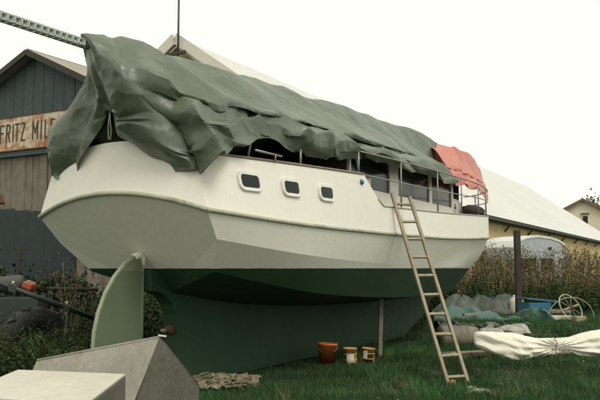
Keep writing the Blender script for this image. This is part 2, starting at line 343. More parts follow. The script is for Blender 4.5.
MB().tube([W(-2.31, 0, 1.79), W(-2.2, 0, 1.82), W(-2.15, 0, 1.77), W(-2.145, 0, 1.66)], .05, 10).build('stock_head', M['white'], rud, True)
MB().lathe(W(-1.53, 0, .80), [(0, -.14), (.03, -.14), (.035, -.08), (.062, -.07), (.062, .02), (.08, .05), (.08, .12)], 16, u).build('stern_bearing', M['rust'], boat, True)
MB().tube([W(-1.72, 0, .80), W(-1.5, 0, .80)], .028, 10).build('propeller_shaft', M['steel'], boat, True)
# portholes set in the raised side
def strake_pt(s, z):
    zr = zs_r(s); k = (z - zr) / (ztop(s) - zr); return ls_r(s) + (ltop(s) - ls_r(s)) * k
def rrect(w, h, r, seg=5):
    P = []
    for cx, cy, a0 in ((w / 2 - r, h / 2 - r, 0), (-w / 2 + r, h / 2 - r, 90), (-w / 2 + r, -h / 2 + r, 180), (w / 2 - r, -h / 2 + r, 270)):
        for i in range(seg + 1):
            a = math.radians(a0 + 90 * i / seg); P.append((cx + r * math.cos(a), cy + r * math.sin(a)))
    return P
def porthole(s, z, w, h, lfun, name='porthole', r=.098, fr=.045):
    l = lfun(s, z); l1 = lfun(s + .3, z); l2 = lfun(s, z + .2)
    c = np.array(W(s, l, z)); du = np.array(W(s + .3, l1, z)) - c; du /= np.linalg.norm(du); dv = np.array(W(s, l2, z + .2)) - c; dv -= du * (du @ dv); dv /= np.linalg.norm(dv); dn = np.cross(du, dv); dn = dn if dn @ n > 0 else -dn
    def ring(P, d): return [c + du * a + dv * b + dn * d for a, b in P]
    a = rrect(w, h, r); b = rrect(w - 2 * fr, h - 2 * fr, max(.02, r - fr)); N = len(a); sc = lambda P, k: [(x * k, y * k) for x, y in P]
    rings = [ring(a, 0.0), ring(a, .028), ring(sc(a, .97), .036), ring(b, .034), ring(sc(b, .97), .022)]
    p = MB()
    p.add(sum(rings, []), [(i * N + j, i * N + (j + 1) % N, (i + 1) * N + (j + 1) % N, (i + 1) * N + j) for i in range(4) for j in range(N)])
    f = p.build(name, M['frame'], boat); autosmooth(f, 40)
    g = MB(); g.add(ring(b, .024), [tuple(range(N))]); g.build('glass', M['glass'], f)
for px, py, w, h in ((249, 182, .45, .265), (290.5, 188, .43, .26), (325.5, 193.2, .42, .255)):
    s = z = None; l = 1.5
    for _ in range(6):
        s, _l, z = lat(px, py, l); l = float(strake_pt(s, z))
    porthole(s, z, w, h, lambda s, z: float(strake_pt(s, z)))
# deck plates
mb = MB(); ds = np.linspace(-2.55, 1.5, 14)
mb.grid(np.stack([[W(s, -ltop(s) + .01, ztop(s) - .02) for s in ds], [W(s, 0, ztop(s) + .04) for s in ds], [W(s, ltop(s) - .01, ztop(s) - .02) for s in ds]], 0)); mb.build('aft_deck', M['deck'], boat)
mb = MB(); ds = np.linspace(1.5, 11.75, 30)
mb.grid(np.stack([[W(s, -ltop(s) + .01, ztop(max(s, 1.9)) - .03) for s in ds], [W(s, 0, ztop(max(s, 1.9)) + .02) for s in ds], [W(s, ltop(s) - .01, ztop(max(s, 1.9)) - .03) for s in ds]], 0)); mb.build('side_deck', M['deck'], boat)
MB().grid([[W(1.52, -1.7, 2.65), W(1.52, 1.7, 2.65)], [W(1.52, -1.7, 3.12), W(1.52, 1.7, 3.12)]]).build('deck_step', M['white'], boat)
# toe rail on the raised side, running on as the middle guard rail
def rail_line(zf, s0, s1, din=.02, N=40): return [W(s, ltop(s) - din, zf(s)) for s in np.linspace(s0, s1, N)]
zmid = lambda s: np.interp(s, [1.2, 2.7, 5.05, 9.25, 11.3], [3.16, 3.165, 3.20, 3.34, 3.42])
MB().tube([W(s, ltop(s) + .004, ztop(s) + .008) for s in np.linspace(1.72, 11.7, 50)], .014, 6).build('toe_rail', M['rail'], boat, True)
MB().tube([W(s, ltop(s), ztop(s) + .012) for s in np.linspace(-2.55, 1.22, 24)], .019, 6).build('toe_rail', M['teak'], boat, True)
zup = lambda s: np.interp(s, [1.2, 4.88, 6.2, 9.3, 11.3], [3.53, 3.59, 3.60, 3.64, 3.70])
for side in (1, -1):
    pts = lambda zf, a, b: [W(s, side * (ltop(s) - .03), zf(s)) for s in np.linspace(a, b, 40)]
    MB().tube(pts(zmid, 1.2, 11.6), .012, 6).build('guard_rail', M['alu'], boat, True)
    MB().tube(pts(zup, 1.2, 11.6), .015, 6).build('hand_rail', M['alu'], boat, True)
    for s in (2.72, 4.58, 6.15, 7.6, 8.9, 10.2, 11.2):
        MB().tube([W(s, side * (ltop(s) - .03), ztop(s) - .02), W(s, side * (ltop(s) - .03), zup(s))], .015, 8).build('stanchion', M['alu'], boat, True)
    for s, h in ((-2.1, .22), (-.5, .25), (1.12, .36)):
        MB().tube([W(s, side * (ltop(s) - .03), ztop(s) - .01), W(s, side * (ltop(s) - .03), ztop(s) + h)], .018, 8).build('stanchion', M['alu'], boat, True)
MB().tube([W(-1.62, 1.30, 3.06), W(-1.50, 1.30, 3.48)], .018, 8).build('stanchion', M['alu'], boat, True)
MB().tube([W(-1.62, 1.42, 3.19), W(-1.02, 1.47, 3.18)], .016, 8).tube([W(-1.17, 1.46, 3.10), W(-1.17, 1.46, 3.19)], .014, 6).build('handle_rail', M['alu'], boat, True)
# wheelhouse and fore cabin
def wall_pt(s, z, l=1.3): return W(s, l, z)
CL = 1.30
for side in (1, -1):
    mb = MB(); c = side * CL
    def panel(s0, s1, z0, z1, z0b=None):
        mb.add([W(s0, c, z0), W(s1, c, z0b if z0b is not None else z0), W(s1, c, z1), W(s0, c, z1), W(s0, c - side * .05, z0), W(s1, c - side * .05, z0b if z0b is not None else z0), W(s1, c - side * .05, z1), W(s0, c - side * .05, z1)],
               [(0, 1, 2, 3), (7, 6, 5, 4), (0, 4, 5, 1), (1, 5, 6, 2), (2, 6, 7, 3), (3, 7, 4, 0)])
    panel(1.55, 7.3, 2.6, 3.045); panel(3.36, 3.80, 3.047, 3.64); panel(1.55, 1.62, 3.047, 3.64); panel(5.62, 5.78, 3.047, 3.64); panel(7.16, 7.3, 3.047, 3.64); panel(1.55, 7.3, 3.642, 3.70)
    mb.build('wheelhouse_side', M['white'], boat)
    for a, b in ((1.62, 3.36), (3.80, 5.62), (5.78, 7.16)):
        g = MB(); g.add([W(a, c - side * .03, 3.04), W(b, c - side * .03, 3.04), W(b, c - side * .03, 3.65), W(a, c - side * .03, 3.65)], [(0, 1, 2, 3)]); g.build('wheelhouse_window', M['glass'], boat)
mb = MB(); mb.add([W(1.5, -1.32, 3.71), W(7.4, -1.32, 3.71), W(7.4, 0, 4.1), W(1.5, 0, 4.1), W(7.4, 1.32, 3.71), W(1.5, 1.32, 3.71)], [(0, 1, 2, 3), (3, 2, 4, 5)]); mb.build('wheelhouse_roof', M['deck'], boat)
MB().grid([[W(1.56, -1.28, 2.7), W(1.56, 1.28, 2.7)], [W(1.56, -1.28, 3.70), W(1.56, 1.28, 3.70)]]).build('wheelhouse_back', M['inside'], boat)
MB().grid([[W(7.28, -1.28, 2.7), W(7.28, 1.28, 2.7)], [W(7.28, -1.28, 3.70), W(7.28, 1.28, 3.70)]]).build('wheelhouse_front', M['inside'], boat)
def lcab(s, z=0): return float(np.interp(s, [7, 8, 9, 9.8, 10.2], [1.30, 1.24, 1.05, .7, 0])) - .12 * max(0, z - 2.8)
cs = np.concatenate([np.linspace(7.31, 9.6, 10), np.linspace(9.65, 10.2, 8)])
mb = MB()
for side in (1, -1): mb.grid([[W(s, side * lcab(s, z), z) for s in cs] for z in (2.7, 3.0, 3.30)])
mb.grid([[W(s, k * lcab(s, 3.3), 3.30 + .06 * (1 - k * k)) for s in cs] for k in (-1, -.5, 0, .5, 1)])
ob = mb.build('fore_cabin', M['white'], boat); autosmooth(ob, 30)
for s in (7.55, 8.35): porthole(s, 3.10, .34, .24, lambda s, z: lcab(s, z), r=.11, fr=.05)
MB().tube([W(10.6, .18, 2.9), W(10.6, .18, 3.42)], .05, 10).tube([W(10.6, -.18, 2.9), W(10.6, -.18, 3.42)], .05, 10).tube([W(10.6, -.36, 3.28), W(10.6, .36, 3.28)], .03, 8).build('mooring_bitts', M['rust'], boat, True)
# gear stowed on the foredeck under the red tarpaulin
def bundle(s, l, z, rx, ry, rz, m, name, label, cat, seed):
    a = np.linspace(0, 2 * math.pi, 41); P = []
    for k in np.linspace(0, math.pi, 21):
        P.append([W(s + rx * math.sin(k) * math.cos(b) * (1 + .16 * float(vnoise(3 * math.cos(b) + 9, 3 * k, seed))), l + ry * math.sin(k) * math.sin(b) * (1 + .16 * float(vnoise(3 * math.sin(b) + 4, 3 * k, seed))), z + rz - rz * math.cos(k) * (1 + .12 * float(vnoise(2 * math.cos(b) + 7, 2 * math.sin(b) + 7, seed)))) for b in a])
    return tag(MB().grid(P).build(name, m, None, True), label, cat)
bundle(8.6, 1.42, float(ztop(8.6)) - .02, .62, .20, .15, M['post'], 'sail_bag', 'dark sail bag on the side deck beneath the red tarpaulin', 'bag', 2)
bundle(10.2, .85, float(ztop(10.2)) - .02, .36, .30, .18, M['rubber'], 'fender_bag', 'black bundle stowed near the stem under the red tarpaulin', 'bundle', 5)
MB().lathe(W(9.5, .55, 3.36), [(0, 0), (.20, 0), (.21, .04), (.21, .50), (.19, .54), (0, .54)], 18).build('drum', M['darkgreen'], None, True); tag(D.objects['drum'], 'dark green drum on the fore cabin roof below the red tarpaulin', 'drum')
# ------------------------------------------------------------------ tarpaulins
def cloth(name, secs, N, Mc, material, label, pins, slack=(1.05, 1.04), seed=3, parent=None, iters=70, clampd=.14, gather=(), amp_k=1.0, crisp=2):
    P = np.array(secs, float)                              # [sections, points, (s,l,z)]
    A = crom(np.swapaxes(crom(np.swapaxes(P, 0, 1), Mc), 0, 1) if False else P, N)        # along
    A = np.swapaxes(crom(np.swapaxes(A, 0, 1), Mc), 0, 1)                                   # across
    X = A.copy(); si = np.linspace(0, len(secs) - 1, N); sj = np.linspace(0, P.shape[1] - 1, Mc)
    II, JJ = np.meshgrid(np.arange(N), np.arange(Mc), indexing='ij')
    X0 = X.copy()
    du_ = np.gradient(X0, axis=0); dv_ = np.gradient(X0, axis=1); nr = np.cross(du_, dv_); nr /= np.linalg.norm(nr, axis=2, keepdims=True) + 1e-9
    arcs = np.cumsum(np.linalg.norm(np.diff(X0, axis=0, prepend=X0[:1]), axis=2), 0); arct = np.cumsum(np.linalg.norm(np.diff(X0, axis=1, prepend=X0[:, :1]), axis=2), 1)
    nz = fbm(arcs * .9 + arct * .7, arct * 1.1 - arcs * .35, seed, 3)
    ridged = (1 - np.abs(vnoise(arcs * 1.25 + arct * .9 + .5 * nz, arct * .7 - arcs * .3, seed + 5)) * 2)
    ridged2 = (1 - np.abs(vnoise(arcs * 2.6 - arct * 1.3 + nz, arct * .8, seed + 8)) * 2)
    hemw = .5 + .7 * np.abs(np.linspace(-1, 1, Mc))[None, :]; crum = np.zeros_like(nz); rr = np.random.default_rng(seed)
    for q in range(6):
        an = rr.normal(0, .6); fq = rr.uniform(.35, .7) * (1 + .30 * q); ph = arcs * math.cos(an) * fq + arct * math.sin(an) * fq + .35 * vnoise(arcs * .6 + q, arct * .6, seed + q) + rr.uniform(0, 1)
        crum += (1 - 4 * np.abs(ph % 1 - .5)) * np.clip(.35 + .9 * vnoise(arcs * .45 + 3 * q, arct * .6, seed + 30 + q), 0, 1) / fq
    amp = amp_k * (.03 * nz + .085 * crum * hemw)
    pinm = np.zeros((N, Mc), bool); wgt = np.ones((N, Mc))
    for a, b, rad in pins:
        d = np.hypot((si[II] - a) * 2.0, sj[JJ] - b); pinm |= d <= max(d.min() + 1e-6, rad * .25); wgt = np.minimum(wgt, np.clip(d / .6, 0, 1) * .8 + .2 * (d > .05))
    X += nr * (amp * wgt)[..., None]
    for ga, gb, gr in gather:                               # radiating folds round a tied point
        i0 = np.argmin(abs(si - ga)); j0 = np.argmin(abs(sj - gb)); dx = arcs - arcs[i0, j0]; dy = arct - arct[i0, j0]; r = np.hypot(dx, dy); an = np.arctan2(dy, dx)
        X += nr * (np.exp(-(r / gr) ** 2) * np.clip(r / .12, 0, 1) * .065 * (1 - 2 * np.abs(((an * 7 / (2 * np.pi) + .35 * vnoise(r * 2, an * .3, 4)) % 1) * 2 - 1)))[..., None] - nr * (.13 * np.exp(-(r / (gr * .45)) ** 2))[..., None]
    base = X.copy()
    cons = []
    def addc(di, dj, sl):
        for par in range(2):
            a_i, a_j = II[:N - di, max(0, -dj):Mc - max(0, dj)], JJ[:N - di, max(0, -dj):Mc - max(0, dj)]
            step = (a_i // max(di, 1)) if di else (a_j // max(dj, 1))
            m = (step % 2) == par; ai = a_i[m]; aj = a_j[m]; bi = ai + di; bj = aj + dj
            rest = np.linalg.norm(X0[bi, bj] - X0[ai, aj], axis=1) * sl
            cons.append((ai * Mc + aj, bi * Mc + bj, rest, 1.0 if max(abs(di), abs(dj)) == 1 else .12))
    addc(1, 0, slack[0]); addc(0, 1, slack[1]); addc(1, 1, (slack[0] + slack[1]) / 2); addc(1, -1, (slack[0] + slack[1]) / 2); addc(2, 0, slack[0]); addc(0, 2, slack[1])
    x = X.reshape(-1, 3).copy(); v = np.zeros_like(x); b0 = base.reshape(-1, 3); pm = pinm.reshape(-1); w = np.where(pm, 0., 1.); xp = x[pm].copy()
    sag = (.015 + .16 * np.clip((np.abs(np.linspace(-1, 1, Mc)) - .02) / .25, 0, 1)[None, :] * np.ones((N, 1))); sag[si < 1.7] = .1; sag = sag.reshape(-1)
    for it in range(iters):
        v[:, 2] -= .0016; x2 = x + v * w[:, None]
        for _ in range(2):
            for a, b, rest, stf in cons:
                d = x2[b] - x2[a]; Ld = np.linalg.norm(d, axis=1) + 1e-9; ws = w[a] + w[b] + 1e-9; g = (stf * (Ld - rest) / Ld / ws)[:, None] * d
                x2[a] += g * w[a][:, None]; x2[b] -= g * w[b][:, None]
        dd = x2 - b0; ln = np.linalg.norm(dd, axis=1); k = np.minimum(1, clampd / (ln + 1e-9)); x2 = b0 + dd * k[:, None]
        x2[:, 2] = np.maximum(x2[:, 2], b0[:, 2] - sag); x2[pm] = xp; v = (x2 - x) * .90; x = x2
    g = x.reshape(N, Mc, 3)                                 # stiff plastic: flatten the panels between creases (bilateral normal filter)
    for rep in range(crisp):
        c = (g[:-1, :-1] + g[1:, :-1] + g[1:, 1:] + g[:-1, 1:]) / 4; fn = np.cross(g[1:, 1:] - g[:-1, :-1], g[:-1, 1:] - g[1:, :-1]); fn /= np.linalg.norm(fn, axis=2, keepdims=True) + 1e-9
        for _ in range(6):
            acc = fn.copy(); pd = np.pad(fn, ((2, 2), (2, 2), (0, 0)), 'edge'); a, b = fn.shape[:2]
            for di in (-2, -1, 0, 1, 2):
                for dj in (-2, -1, 0, 1, 2):
                    q = pd[2 + di:2 + di + a, 2 + dj:2 + dj + b]; w_ = np.exp(-((q - fn) ** 2).sum(2) / .045)[..., None]; acc += q * w_
            fn = acc / (np.linalg.norm(acc, axis=2, keepdims=True) + 1e-9)
        for _ in range(8):
            c = (g[:-1, :-1] + g[1:, :-1] + g[1:, 1:] + g[:-1, 1:]) / 4; mv = np.zeros_like(g); ct = np.zeros((N, Mc, 1))
            for di, dj in ((0, 0), (1, 0), (0, 1), (1, 1)):
                sl_ = (slice(di, N - 1 + di), slice(dj, Mc - 1 + dj)); mv[sl_] += fn * ((c - g[sl_]) * fn).sum(2, keepdims=True); ct[sl_] += 1
            g = g + mv / ct
    x = g.reshape(-1, 3)
    V = np.array([W(*p) for p in x])
    Fc = [(i * Mc + j, i * Mc + j + 1, (i + 1) * Mc + j + 1, (i + 1) * Mc + j) for i in range(N - 1) for j in range(Mc - 1)]
    mb = MB(); mb.v = [tuple(p) for p in V]; mb.f = Fc
    o = mb.build(name, material, parent, True); sm = o.modifiers.new('thick', 'SOLIDIFY'); sm.thickness = .006
    return o
def sec_full(star, l0=None, porthem=None):
    """starboard pixel points (ridge..hem) -> full section port hem .. ridge .. starboard hem"""
    st = [lat(*p) for p in star]; port = [(s, -abs(l) if abs(l) > .25 else -.25 * (i + 1) * .2, z) for i, (s, l, z) in enumerate(st)][1:][::-1]
    return port, st
G_star = [
 [(115, 38, 0), (158, 66, .65), (200, 90, 1.2), (222, 119, 1.45), (237, 142, 1.46)],
 [(160, 55, 0), (200, 80, .65), (240, 100, 1.2), (257, 118, 1.47), (262, 131, 1.40)],
 [(200, 68, 0), (240, 86, .7), (275, 108, 1.25), (292, 128, 1.55), (300, 148, 1.5)],
 [(240, 77, 0), (278, 92, .7), (308, 115, 1.3), (324, 136, 1.6), (331, 152, 1.55)],
 [(275, 86, 0), (308, 102, .7), (338, 126, 1.3), (356, 142, 1.66), (366, 155, 1.62)],
 [(330, 103, .15), (357, 120, .75), (380, 138, 1.3), (393, 150, 1.72), (400, 163, 1.70)],
 [(380, 122, .3), (399, 135, .8), (416, 150, 1.25), (427, 161, 1.6), (437, 173, 1.76)],
 [(428, 141, .5), (437, 151, .9), (446, 164, 1.25), (452, 172, 1.5), (457, 181, 1.72)]]
R_star = [
 [(424, 138.5, .5), (434, 148, .9), (444, 161, 1.27), (449, 170, 1.53), (455, 180, 1.74)],
 [(445, 143, .6), (455, 154, .95), (461, 167, 1.27), (465, 175, 1.45), (468, 183, 1.66)],
 [(458, 148, .65), (467, 160, .95), (472, 172, 1.22), (475, 180, 1.38), (477, 187, 1.55)],
 [(470, 155, .7), (477, 165, .92), (481, 177, 1.12), (483, 184, 1.25), (483, 192, 1.40)],
 [(478, 166, .62), (484, 177, .8), (487, 186, .95), (488, 193, 1.05), (488, 200, 1.12)]]
def full(star, tuck=0.0):
    a = [np.array(p, float) for p in star]; mx = lambda p, q, k, dl: p + (q - p) * k + np.array([0, 0, dl])
    pts = [a[0], a[1], a[2] + (0, 0, .04), mx(a[2], a[3], .40, -tuck), mx(a[2], a[3], .85, .05), mx(a[3], a[4], .55, .02 - tuck * .3), a[4] + (0, 0, -.05)]
    st = [lat(*p) for p in pts]; out = []
    sm = st[0][0]
    for s, l, z in st[1:][::-1]: out.append((sm + (s - sm) * .2 + (.9 * min(1, abs(l)) if sm < -2 else 0), -l if l > 0 else l, z))
    return out + st
aft = [
 [(49.5, 171, -1.13), (61, 172.5, -.93), (76, 168, -.66), (81, 148, -.46), (111, 104, 0), (137, 128, .36), (146, 147, .55), (150, 156, .66), (161, 164, .9)],
 [(52.5, 150, -1.13), (58, 138, -.98), (68, 124, -.76), (86, 100, -.38), (100, 84, 0), (122, 92, .3), (142, 110, .6), (168, 138, 1.12), (191, 166, 1.38)],
 [(60, 116, -1.16), (67, 106, -1.0), (77, 92, -.78), (86, 64, -.42), (80.5, 33, 0), (112, 60, .45), (150, 92, .85), (186, 122, 1.32), (217, 153, 1.54)]]
def widen(sct):                                             # nine aft points -> thirteen, same outline
    P = [np.array(p, float) for p in sct]; q = [0, .7, 1.4, 2.1, 2.8, 3.4, 4, 4.6, 5.2, 5.9, 6.6, 7.3, 8]
    return [P[int(min(k, 7.999))] + (P[min(8, int(min(k, 7.999)) + 1)] - P[int(min(k, 7.999))]) * (k - int(min(k, 7.999))) for k in q]
green_secs = [[lat(*p) for p in widen(sct)] for sct in aft] + [full(s, k) for s, k in zip(G_star, (.16, .28, .24, .16, .22, .14, .08, .04))]
pins = [(0, 6, .25), (2, 6, .25), (0, 0, .25)] + [(k, 12, .25) for k in (3, 5, 6, 7, 8, 9, 10)] + [(k, 0, .25) for k in (6, 8, 10)]
tg = cloth('green_tarpaulin', green_secs, 340, 161, M['tarp'], None, pins, (1.035, 1.03), 3, iters=60, clampd=.10, gather=((4.0, 9.6, .7), (6.3, 10.4, .4), (0.6, 7.2, .35)))
tag(tg, 'crumpled green tarpaulin draped over the boat from stern to wheelhouse', 'tarpaulin')
red_secs = [full(s, .05) for s in R_star]
for sct in red_secs:                                       # the far side is rolled up short
    s0 = sct[6]
    for i in range(6): k = (6 - i) / 6; sct[i] = (s0[0], s0[1] - .9 * k - .2, s0[2] - .35 * k)
tr = cloth('red_tarpaulin', red_secs, 90, 81, M['redtarp'], None, [(k, 12, .25) for k in range(4)] + [(k, 0, .3) for k in range(4)], (1.03, 1.03), 21, iters=60, clampd=.10, amp_k=.5)
tag(tr, 'faded red tarpaulin over the bow, overlapping the green one', 'tarpaulin')
# ties
pg = lat(112, 108, 0)
MB().tube([W(pg[0] - .03, .0, pg[2] + .02), W(pg[0] - .05, .02, pg[2] - .15), W(pg[0] - .05, .045, pg[2] - .32), W(pg[0] - .05, .03, pg[2] - .42), W(pg[0] - .05, .0, pg[2] - .40), W(pg[0] - .05, -.01, pg[2] - .25), W(pg[0] - .03, .0, pg[2] + .02)], .009, 6).build('tie_cord', M['rope'], tg, True)
MB().tube([W(1.12, 1.62, 3.40), W(1.10, 1.66, 3.25), W(1.12, 1.67, 3.13), W(1.12, 1.70, 3.05)], .012, 6).lathe(W(1.12, 1.71, 3.02), [(0, -.05), (.035, -.03), (.045, 0), (.035, .03), (0, .05)], 10, n).build('lashing', M['blue'], tg, True)
# ridge beam: slotted steel channel sticking out over the stern
zr = lat(80, 34, 0); zb = zr[2] - .09
bm_ = thing('ridge_beam', W(-5.0, 0, 0), 'slotted galvanised steel ridge beam jutting out aft of the green tarpaulin', 'beam')
bs0, bs1 = -6.2, 8.5
def beam_z(s): return zb - .02 + .02 * (s + 3.3) if s < -2 else zb + .006 + .03 * (s + 2)
def slotted(name, lo, hi, axis_fn):
    mb = MB(); s = bs0
    e = .022
    for q in (0, 1):
        mb.bar(axis_fn(bs0, lo if q == 0 else hi), axis_fn(-3.05, lo if q == 0 else hi), .016, .016)
    while s < -3.05:
        mb.bar(axis_fn(s, lo), axis_fn(s, hi), .058, .006); s += .095
    mb.build(name, M['galv'], bm_)
slotted('side_web', 0, 1, lambda s, k: W(s, .045, beam_z(s) + .07 * k - .025))
slotted('side_web', 0, 1, lambda s, k: W(s, -.045, beam_z(s) + .07 * k - .025))
slotted('bottom_flange', 0, 1, lambda s, k: W(s, -.04 + .08 * k, beam_z(s) - .03))
slotted('top_flange', 0, 1, lambda s, k: W(s, -.04 + .08 * k, beam_z(s) + .05))
MB().bar(W(-3.04, 0, beam_z(-3.04) - .02), W(-1.98, 0, beam_z(-2) - .06), .08, .06).bar(W(-1.979, 0, beam_z(-2) - .06), W(bs1, 0, beam_z(bs1) - .1), .08, .08).build('covered_spar', M['alu'], bm_)
for s, z0 in ((-1.9, 3.2), (1.7, 3.0)):
    MB().bar(W(s, 0, z0), W(s, 0, beam_z(s) - .05), .08, .08, (1, 0, 0)).build('beam_post', M['board'], bm_)
#@@SCENE2
# ------------------------------------------------------------------ long barn behind the boat
PB = dep(180, 38, 36.0)
def gp(x, y):
    r = ray(x, y); t = ((PB - CC) @ u) / (r @ u); q = CC + t * r; return float((q - PB) @ n), float(q[2] - PB[2])
a1, d1 = gp(235, 75); TP = -d1 / a1; WB = 12.05; LB = 76.0
barn = thing('long_barn', (PB[0], PB[1], 0), 'long ochre barn with a huge pale roof behind the boat', 'barn')
def B(s, l, z): return tuple(PB + s * u + l * n + np.array([0, 0, z - PB[2]]))
ZR = PB[2]; ZE = ZR - TP * WB
mb = MB()
for sd in (1, -1):
    q = np.array([[B(s, sd * l, ZR - TP * l) for s in np.linspace(-.35, LB, 40)] for l in np.linspace(0, WB, 8)])
    mb.grid(q); mb.grid(q - np.array([0, 0, .16]))
mb.build('roof', M['longroof'], barn)
for sd in (1, -1):
    MB().bar(B(-.40, 0, ZR - .10), B(-.40, sd * WB, ZE - .10), .10, .50).build('bargeboard', M['barge'], barn)
    MB().bar(B(-.28, .0, ZR - .50), B(-.28, sd * WB, ZE - .50), .05, .10).build('bargeboard_trim', M['barge'], barn)
WI = WB - .45
mb = MB(); mb.add([B(0, -WI, 0), B(0, WI, 0), B(0, WI, ZR - TP * WI - .2), B(0, 0, ZR - .2), B(0, -WI, ZR - TP * WI - .2)], [(0, 1, 2, 3, 4)])
mb.build('gable_wall', M['ochre'], barn)
zw = ZR - TP * WI - .2
for sd in (1, -1):
    MB().add([B(0, sd * WI, 0), B(LB - .5, sd * WI, 0), B(LB - .5, sd * WI, zw), B(0, sd * WI, zw)], [(0, 1, 2, 3)]).build('side_wall', M['ochre'], barn)
MB().add([B(LB - .5, -WI, 0), B(LB - .5, WI, 0), B(LB - .5, WI, zw), B(LB - .5, 0, ZR - .2), B(LB - .5, -WI, zw)], [(0, 1, 2, 3, 4)]).build('end_wall', M['ochre'], barn)
MB().bar(B(-.3, WB - .02, ZE - .12), B(LB, WB - .02, ZE - .10), .06, .18).build('eave_board', M['soffit'], barn)
MB().add([B(0, WI, zw + .0), B(LB, WI, zw + .0), B(LB, WB - .06, ZE - .24), B(0, WB - .06, ZE - .24)], [(0, 1, 2, 3)]).build('soffit', M['soffit'], barn)
for k in range(12):
    s = 3.5 + 6.1 * k
    MB().bar(B(s, WI + .02, zw - .75), B(s, WB - .1, ZE - .26), .09, .10).build('eave_bracket', M['soffit'], barn)
for k in range(10):
    s = 22 + 5.3 * k
    o = MB().obox(B(s, WI + .02, 2.1), u * .45, n * .06, (0, 0, .55)).build('window', M['soffit'], barn)
    MB().obox(B(s, WI + .09, 2.1), u * .38, n * .008, (0, 0, .48)).build('pane', M['glass'], o)
mp_ = thing('service_mast', B(-.6, -.1, 0), 'thin steel mast with insulators at the peak of the long barn', 'mast')
m0 = np.array(B(-.62, .38, ZR - 2.2))
MB().tube([m0, m0 + (0, 0, 4.6)], .05, 8).build('pole', M['darkgreen'], mp_, True)
for dz, hw in ((1.25, .30), (.45, .0)):
    c = m0 + (0, 0, dz)
    if hw: MB().bar(c - n * .55, c + n * .45, .12, .14).build('cross_arm', M['soffit'], mp_)
for (a, b) in (((-1.25, -.62), (.05, .4)), ((.15, .95), (.1, .1))):
    pass
c = m0 + np.array([0, 0, .05]); MB().bar(c - n * 1.6 + (0, 0, -.25), c - n * .2 + (0, 0, .35), .10, .12).build('cross_arm', M['soffit'], mp_)
MB().bar(c + n * .7 + (0, 0, .10), c + n * 1.7 + (0, 0, -.02), .10, .12).build('cross_arm', M['soffit'], mp_)

# ------------------------------------------------------------------ dark gabled barn at the left
def dirn(vpx): d = np.array([(vpx - 300), FPX * math.cos(TH), 0]) if False else np.array([(vpx - 300) * math.cos(TH) / FPX, 1, 0]); return d / np.linalg.norm(d)
uA = dirn(745); nA = np.array([uA[1], -uA[0], 0])
PA = dep(37.5, 52, 23.0)
def A(s, l, z): return tuple(PA + s * uA + l * nA + np.array([0, 0, z - PA[2]]))
def onA(x, y):
    r = ray(x, y); t = ((PA - CC) @ uA) / (r @ uA); q = CC + t * r; return float((q - PA) @ nA), float(q[2])
lr, zr_ = onA(89, 76); ll_, zl = onA(0, 82)
tA = (PA[2] - zr_) / lr; tA2 = (PA[2] - zl) / (-ll_)
tt = (tA + tA2) / 2; WA = 4.6; ZA = PA[2]
dark = thing('grey_barn', (PA[0], PA[1], 0), 'dark grey gabled barn with a rusted painted sign, left of the boat', 'barn')
def rz(l): return ZA - (tA if l > 0 else tA2) * abs(l)
s1l, s1z = onA(0, 122); s2l, s2z = onA(61.5, 110.5); b1l, b1z = onA(0, 153); b2l, b2z = onA(52, 146.5)
zs_top = (s1z + s2z) / 2; zs_bot = (b1z + b2z) / 2
back = MB().add([A(.14, -WA, 0), A(.14, WA, 0), A(.14, WA, rz(WA) - .1), A(.14, 0, ZA - .1), A(.14, -WA, rz(-WA) - .1)], [(0, 1, 2, 3, 4)]).build('gable_wall', M['barnmetal'], dark)
wsh = .45; x = -WA
while x < WA - .01:
    x1 = min(x + wsh, WA); nc = 18; xs = np.linspace(x + .006, x1 - .006, nc); off = .015 * random.random()
    P0 = []; P1 = []
    for i, xx in enumerate(xs):
        d = -.03 - off - .014 * math.cos(i * math.pi * 2 / 4.25)
        if i in (0, nc - 1): d = -.012
        P0.append(A(d, xx, zs_top - .25)); P1.append(A(d, xx, rz(xx) - .12))
    MB().grid([P0, P1]).build('metal_sheet', M['barnmetal'], back, True)
    x = x1
x = -WA
lower = MB().add([A(.12, -WA, 0), A(.12, WA, 0), A(.12, WA, zs_bot + .1), A(.12, -WA, zs_bot + .1)], [(0, 1, 2, 3)]).build('lower_wall', M['oldwood'], dark)
while x < WA - .01:
    w_ = random.uniform(.24, .36); x1 = min(x + w_, WA); c = (x + x1) / 2; d = random.uniform(-.02, .03)
    MB().obox(A(.05 + d, c, (zs_bot - .02) / 2 + random.uniform(-.03, .02)), nA * ((x1 - x) / 2 - .008), uA * .02, (0, 0, (zs_bot - .06) / 2)).build('board', M['oldwood'], lower)
    x = x1
MB().obox(A(-.06, 0, zs_bot - .10), nA * WA, uA * .05, (0, 0, .09)).build('lintel', M['barnmetal'], dark)
for sd, tp in ((1, tA), (-1, tA2)):
    q = [[A(s, sd * l, ZA - tp * l) for l in np.linspace(-.02, WA + .5, 6)] for s in (-.4, 8)]
    r_ = MB().grid(q).grid(np.array(q) - np.array([0, 0, .10])).build('roof', M['barnroof'], dark)
    MB().bar(A(-.42, 0, ZA - .10), A(-.42, sd * (WA + .5), ZA - tp * (WA + .5) - .10), .06, .17).build('rake_board', M['soffit'], dark)
    MB().add([A(.14, sd * WA, 0), A(8, sd * WA, 0), A(8, sd * WA, rz(sd * WA) - .1), A(.14, sd * WA, rz(sd * WA) - .1)], [(0, 1, 2, 3)]).build('side_wall', M['barnmetal'], dark)
MB().add([A(8, -WA, 0), A(8, WA, 0), A(8, WA, rz(WA) - .1), A(8, 0, ZA - .1), A(8, -WA, rz(-WA) - .1)], [(0, 1, 2, 3, 4)]).build('back_wall', M['barnmetal'], dark)
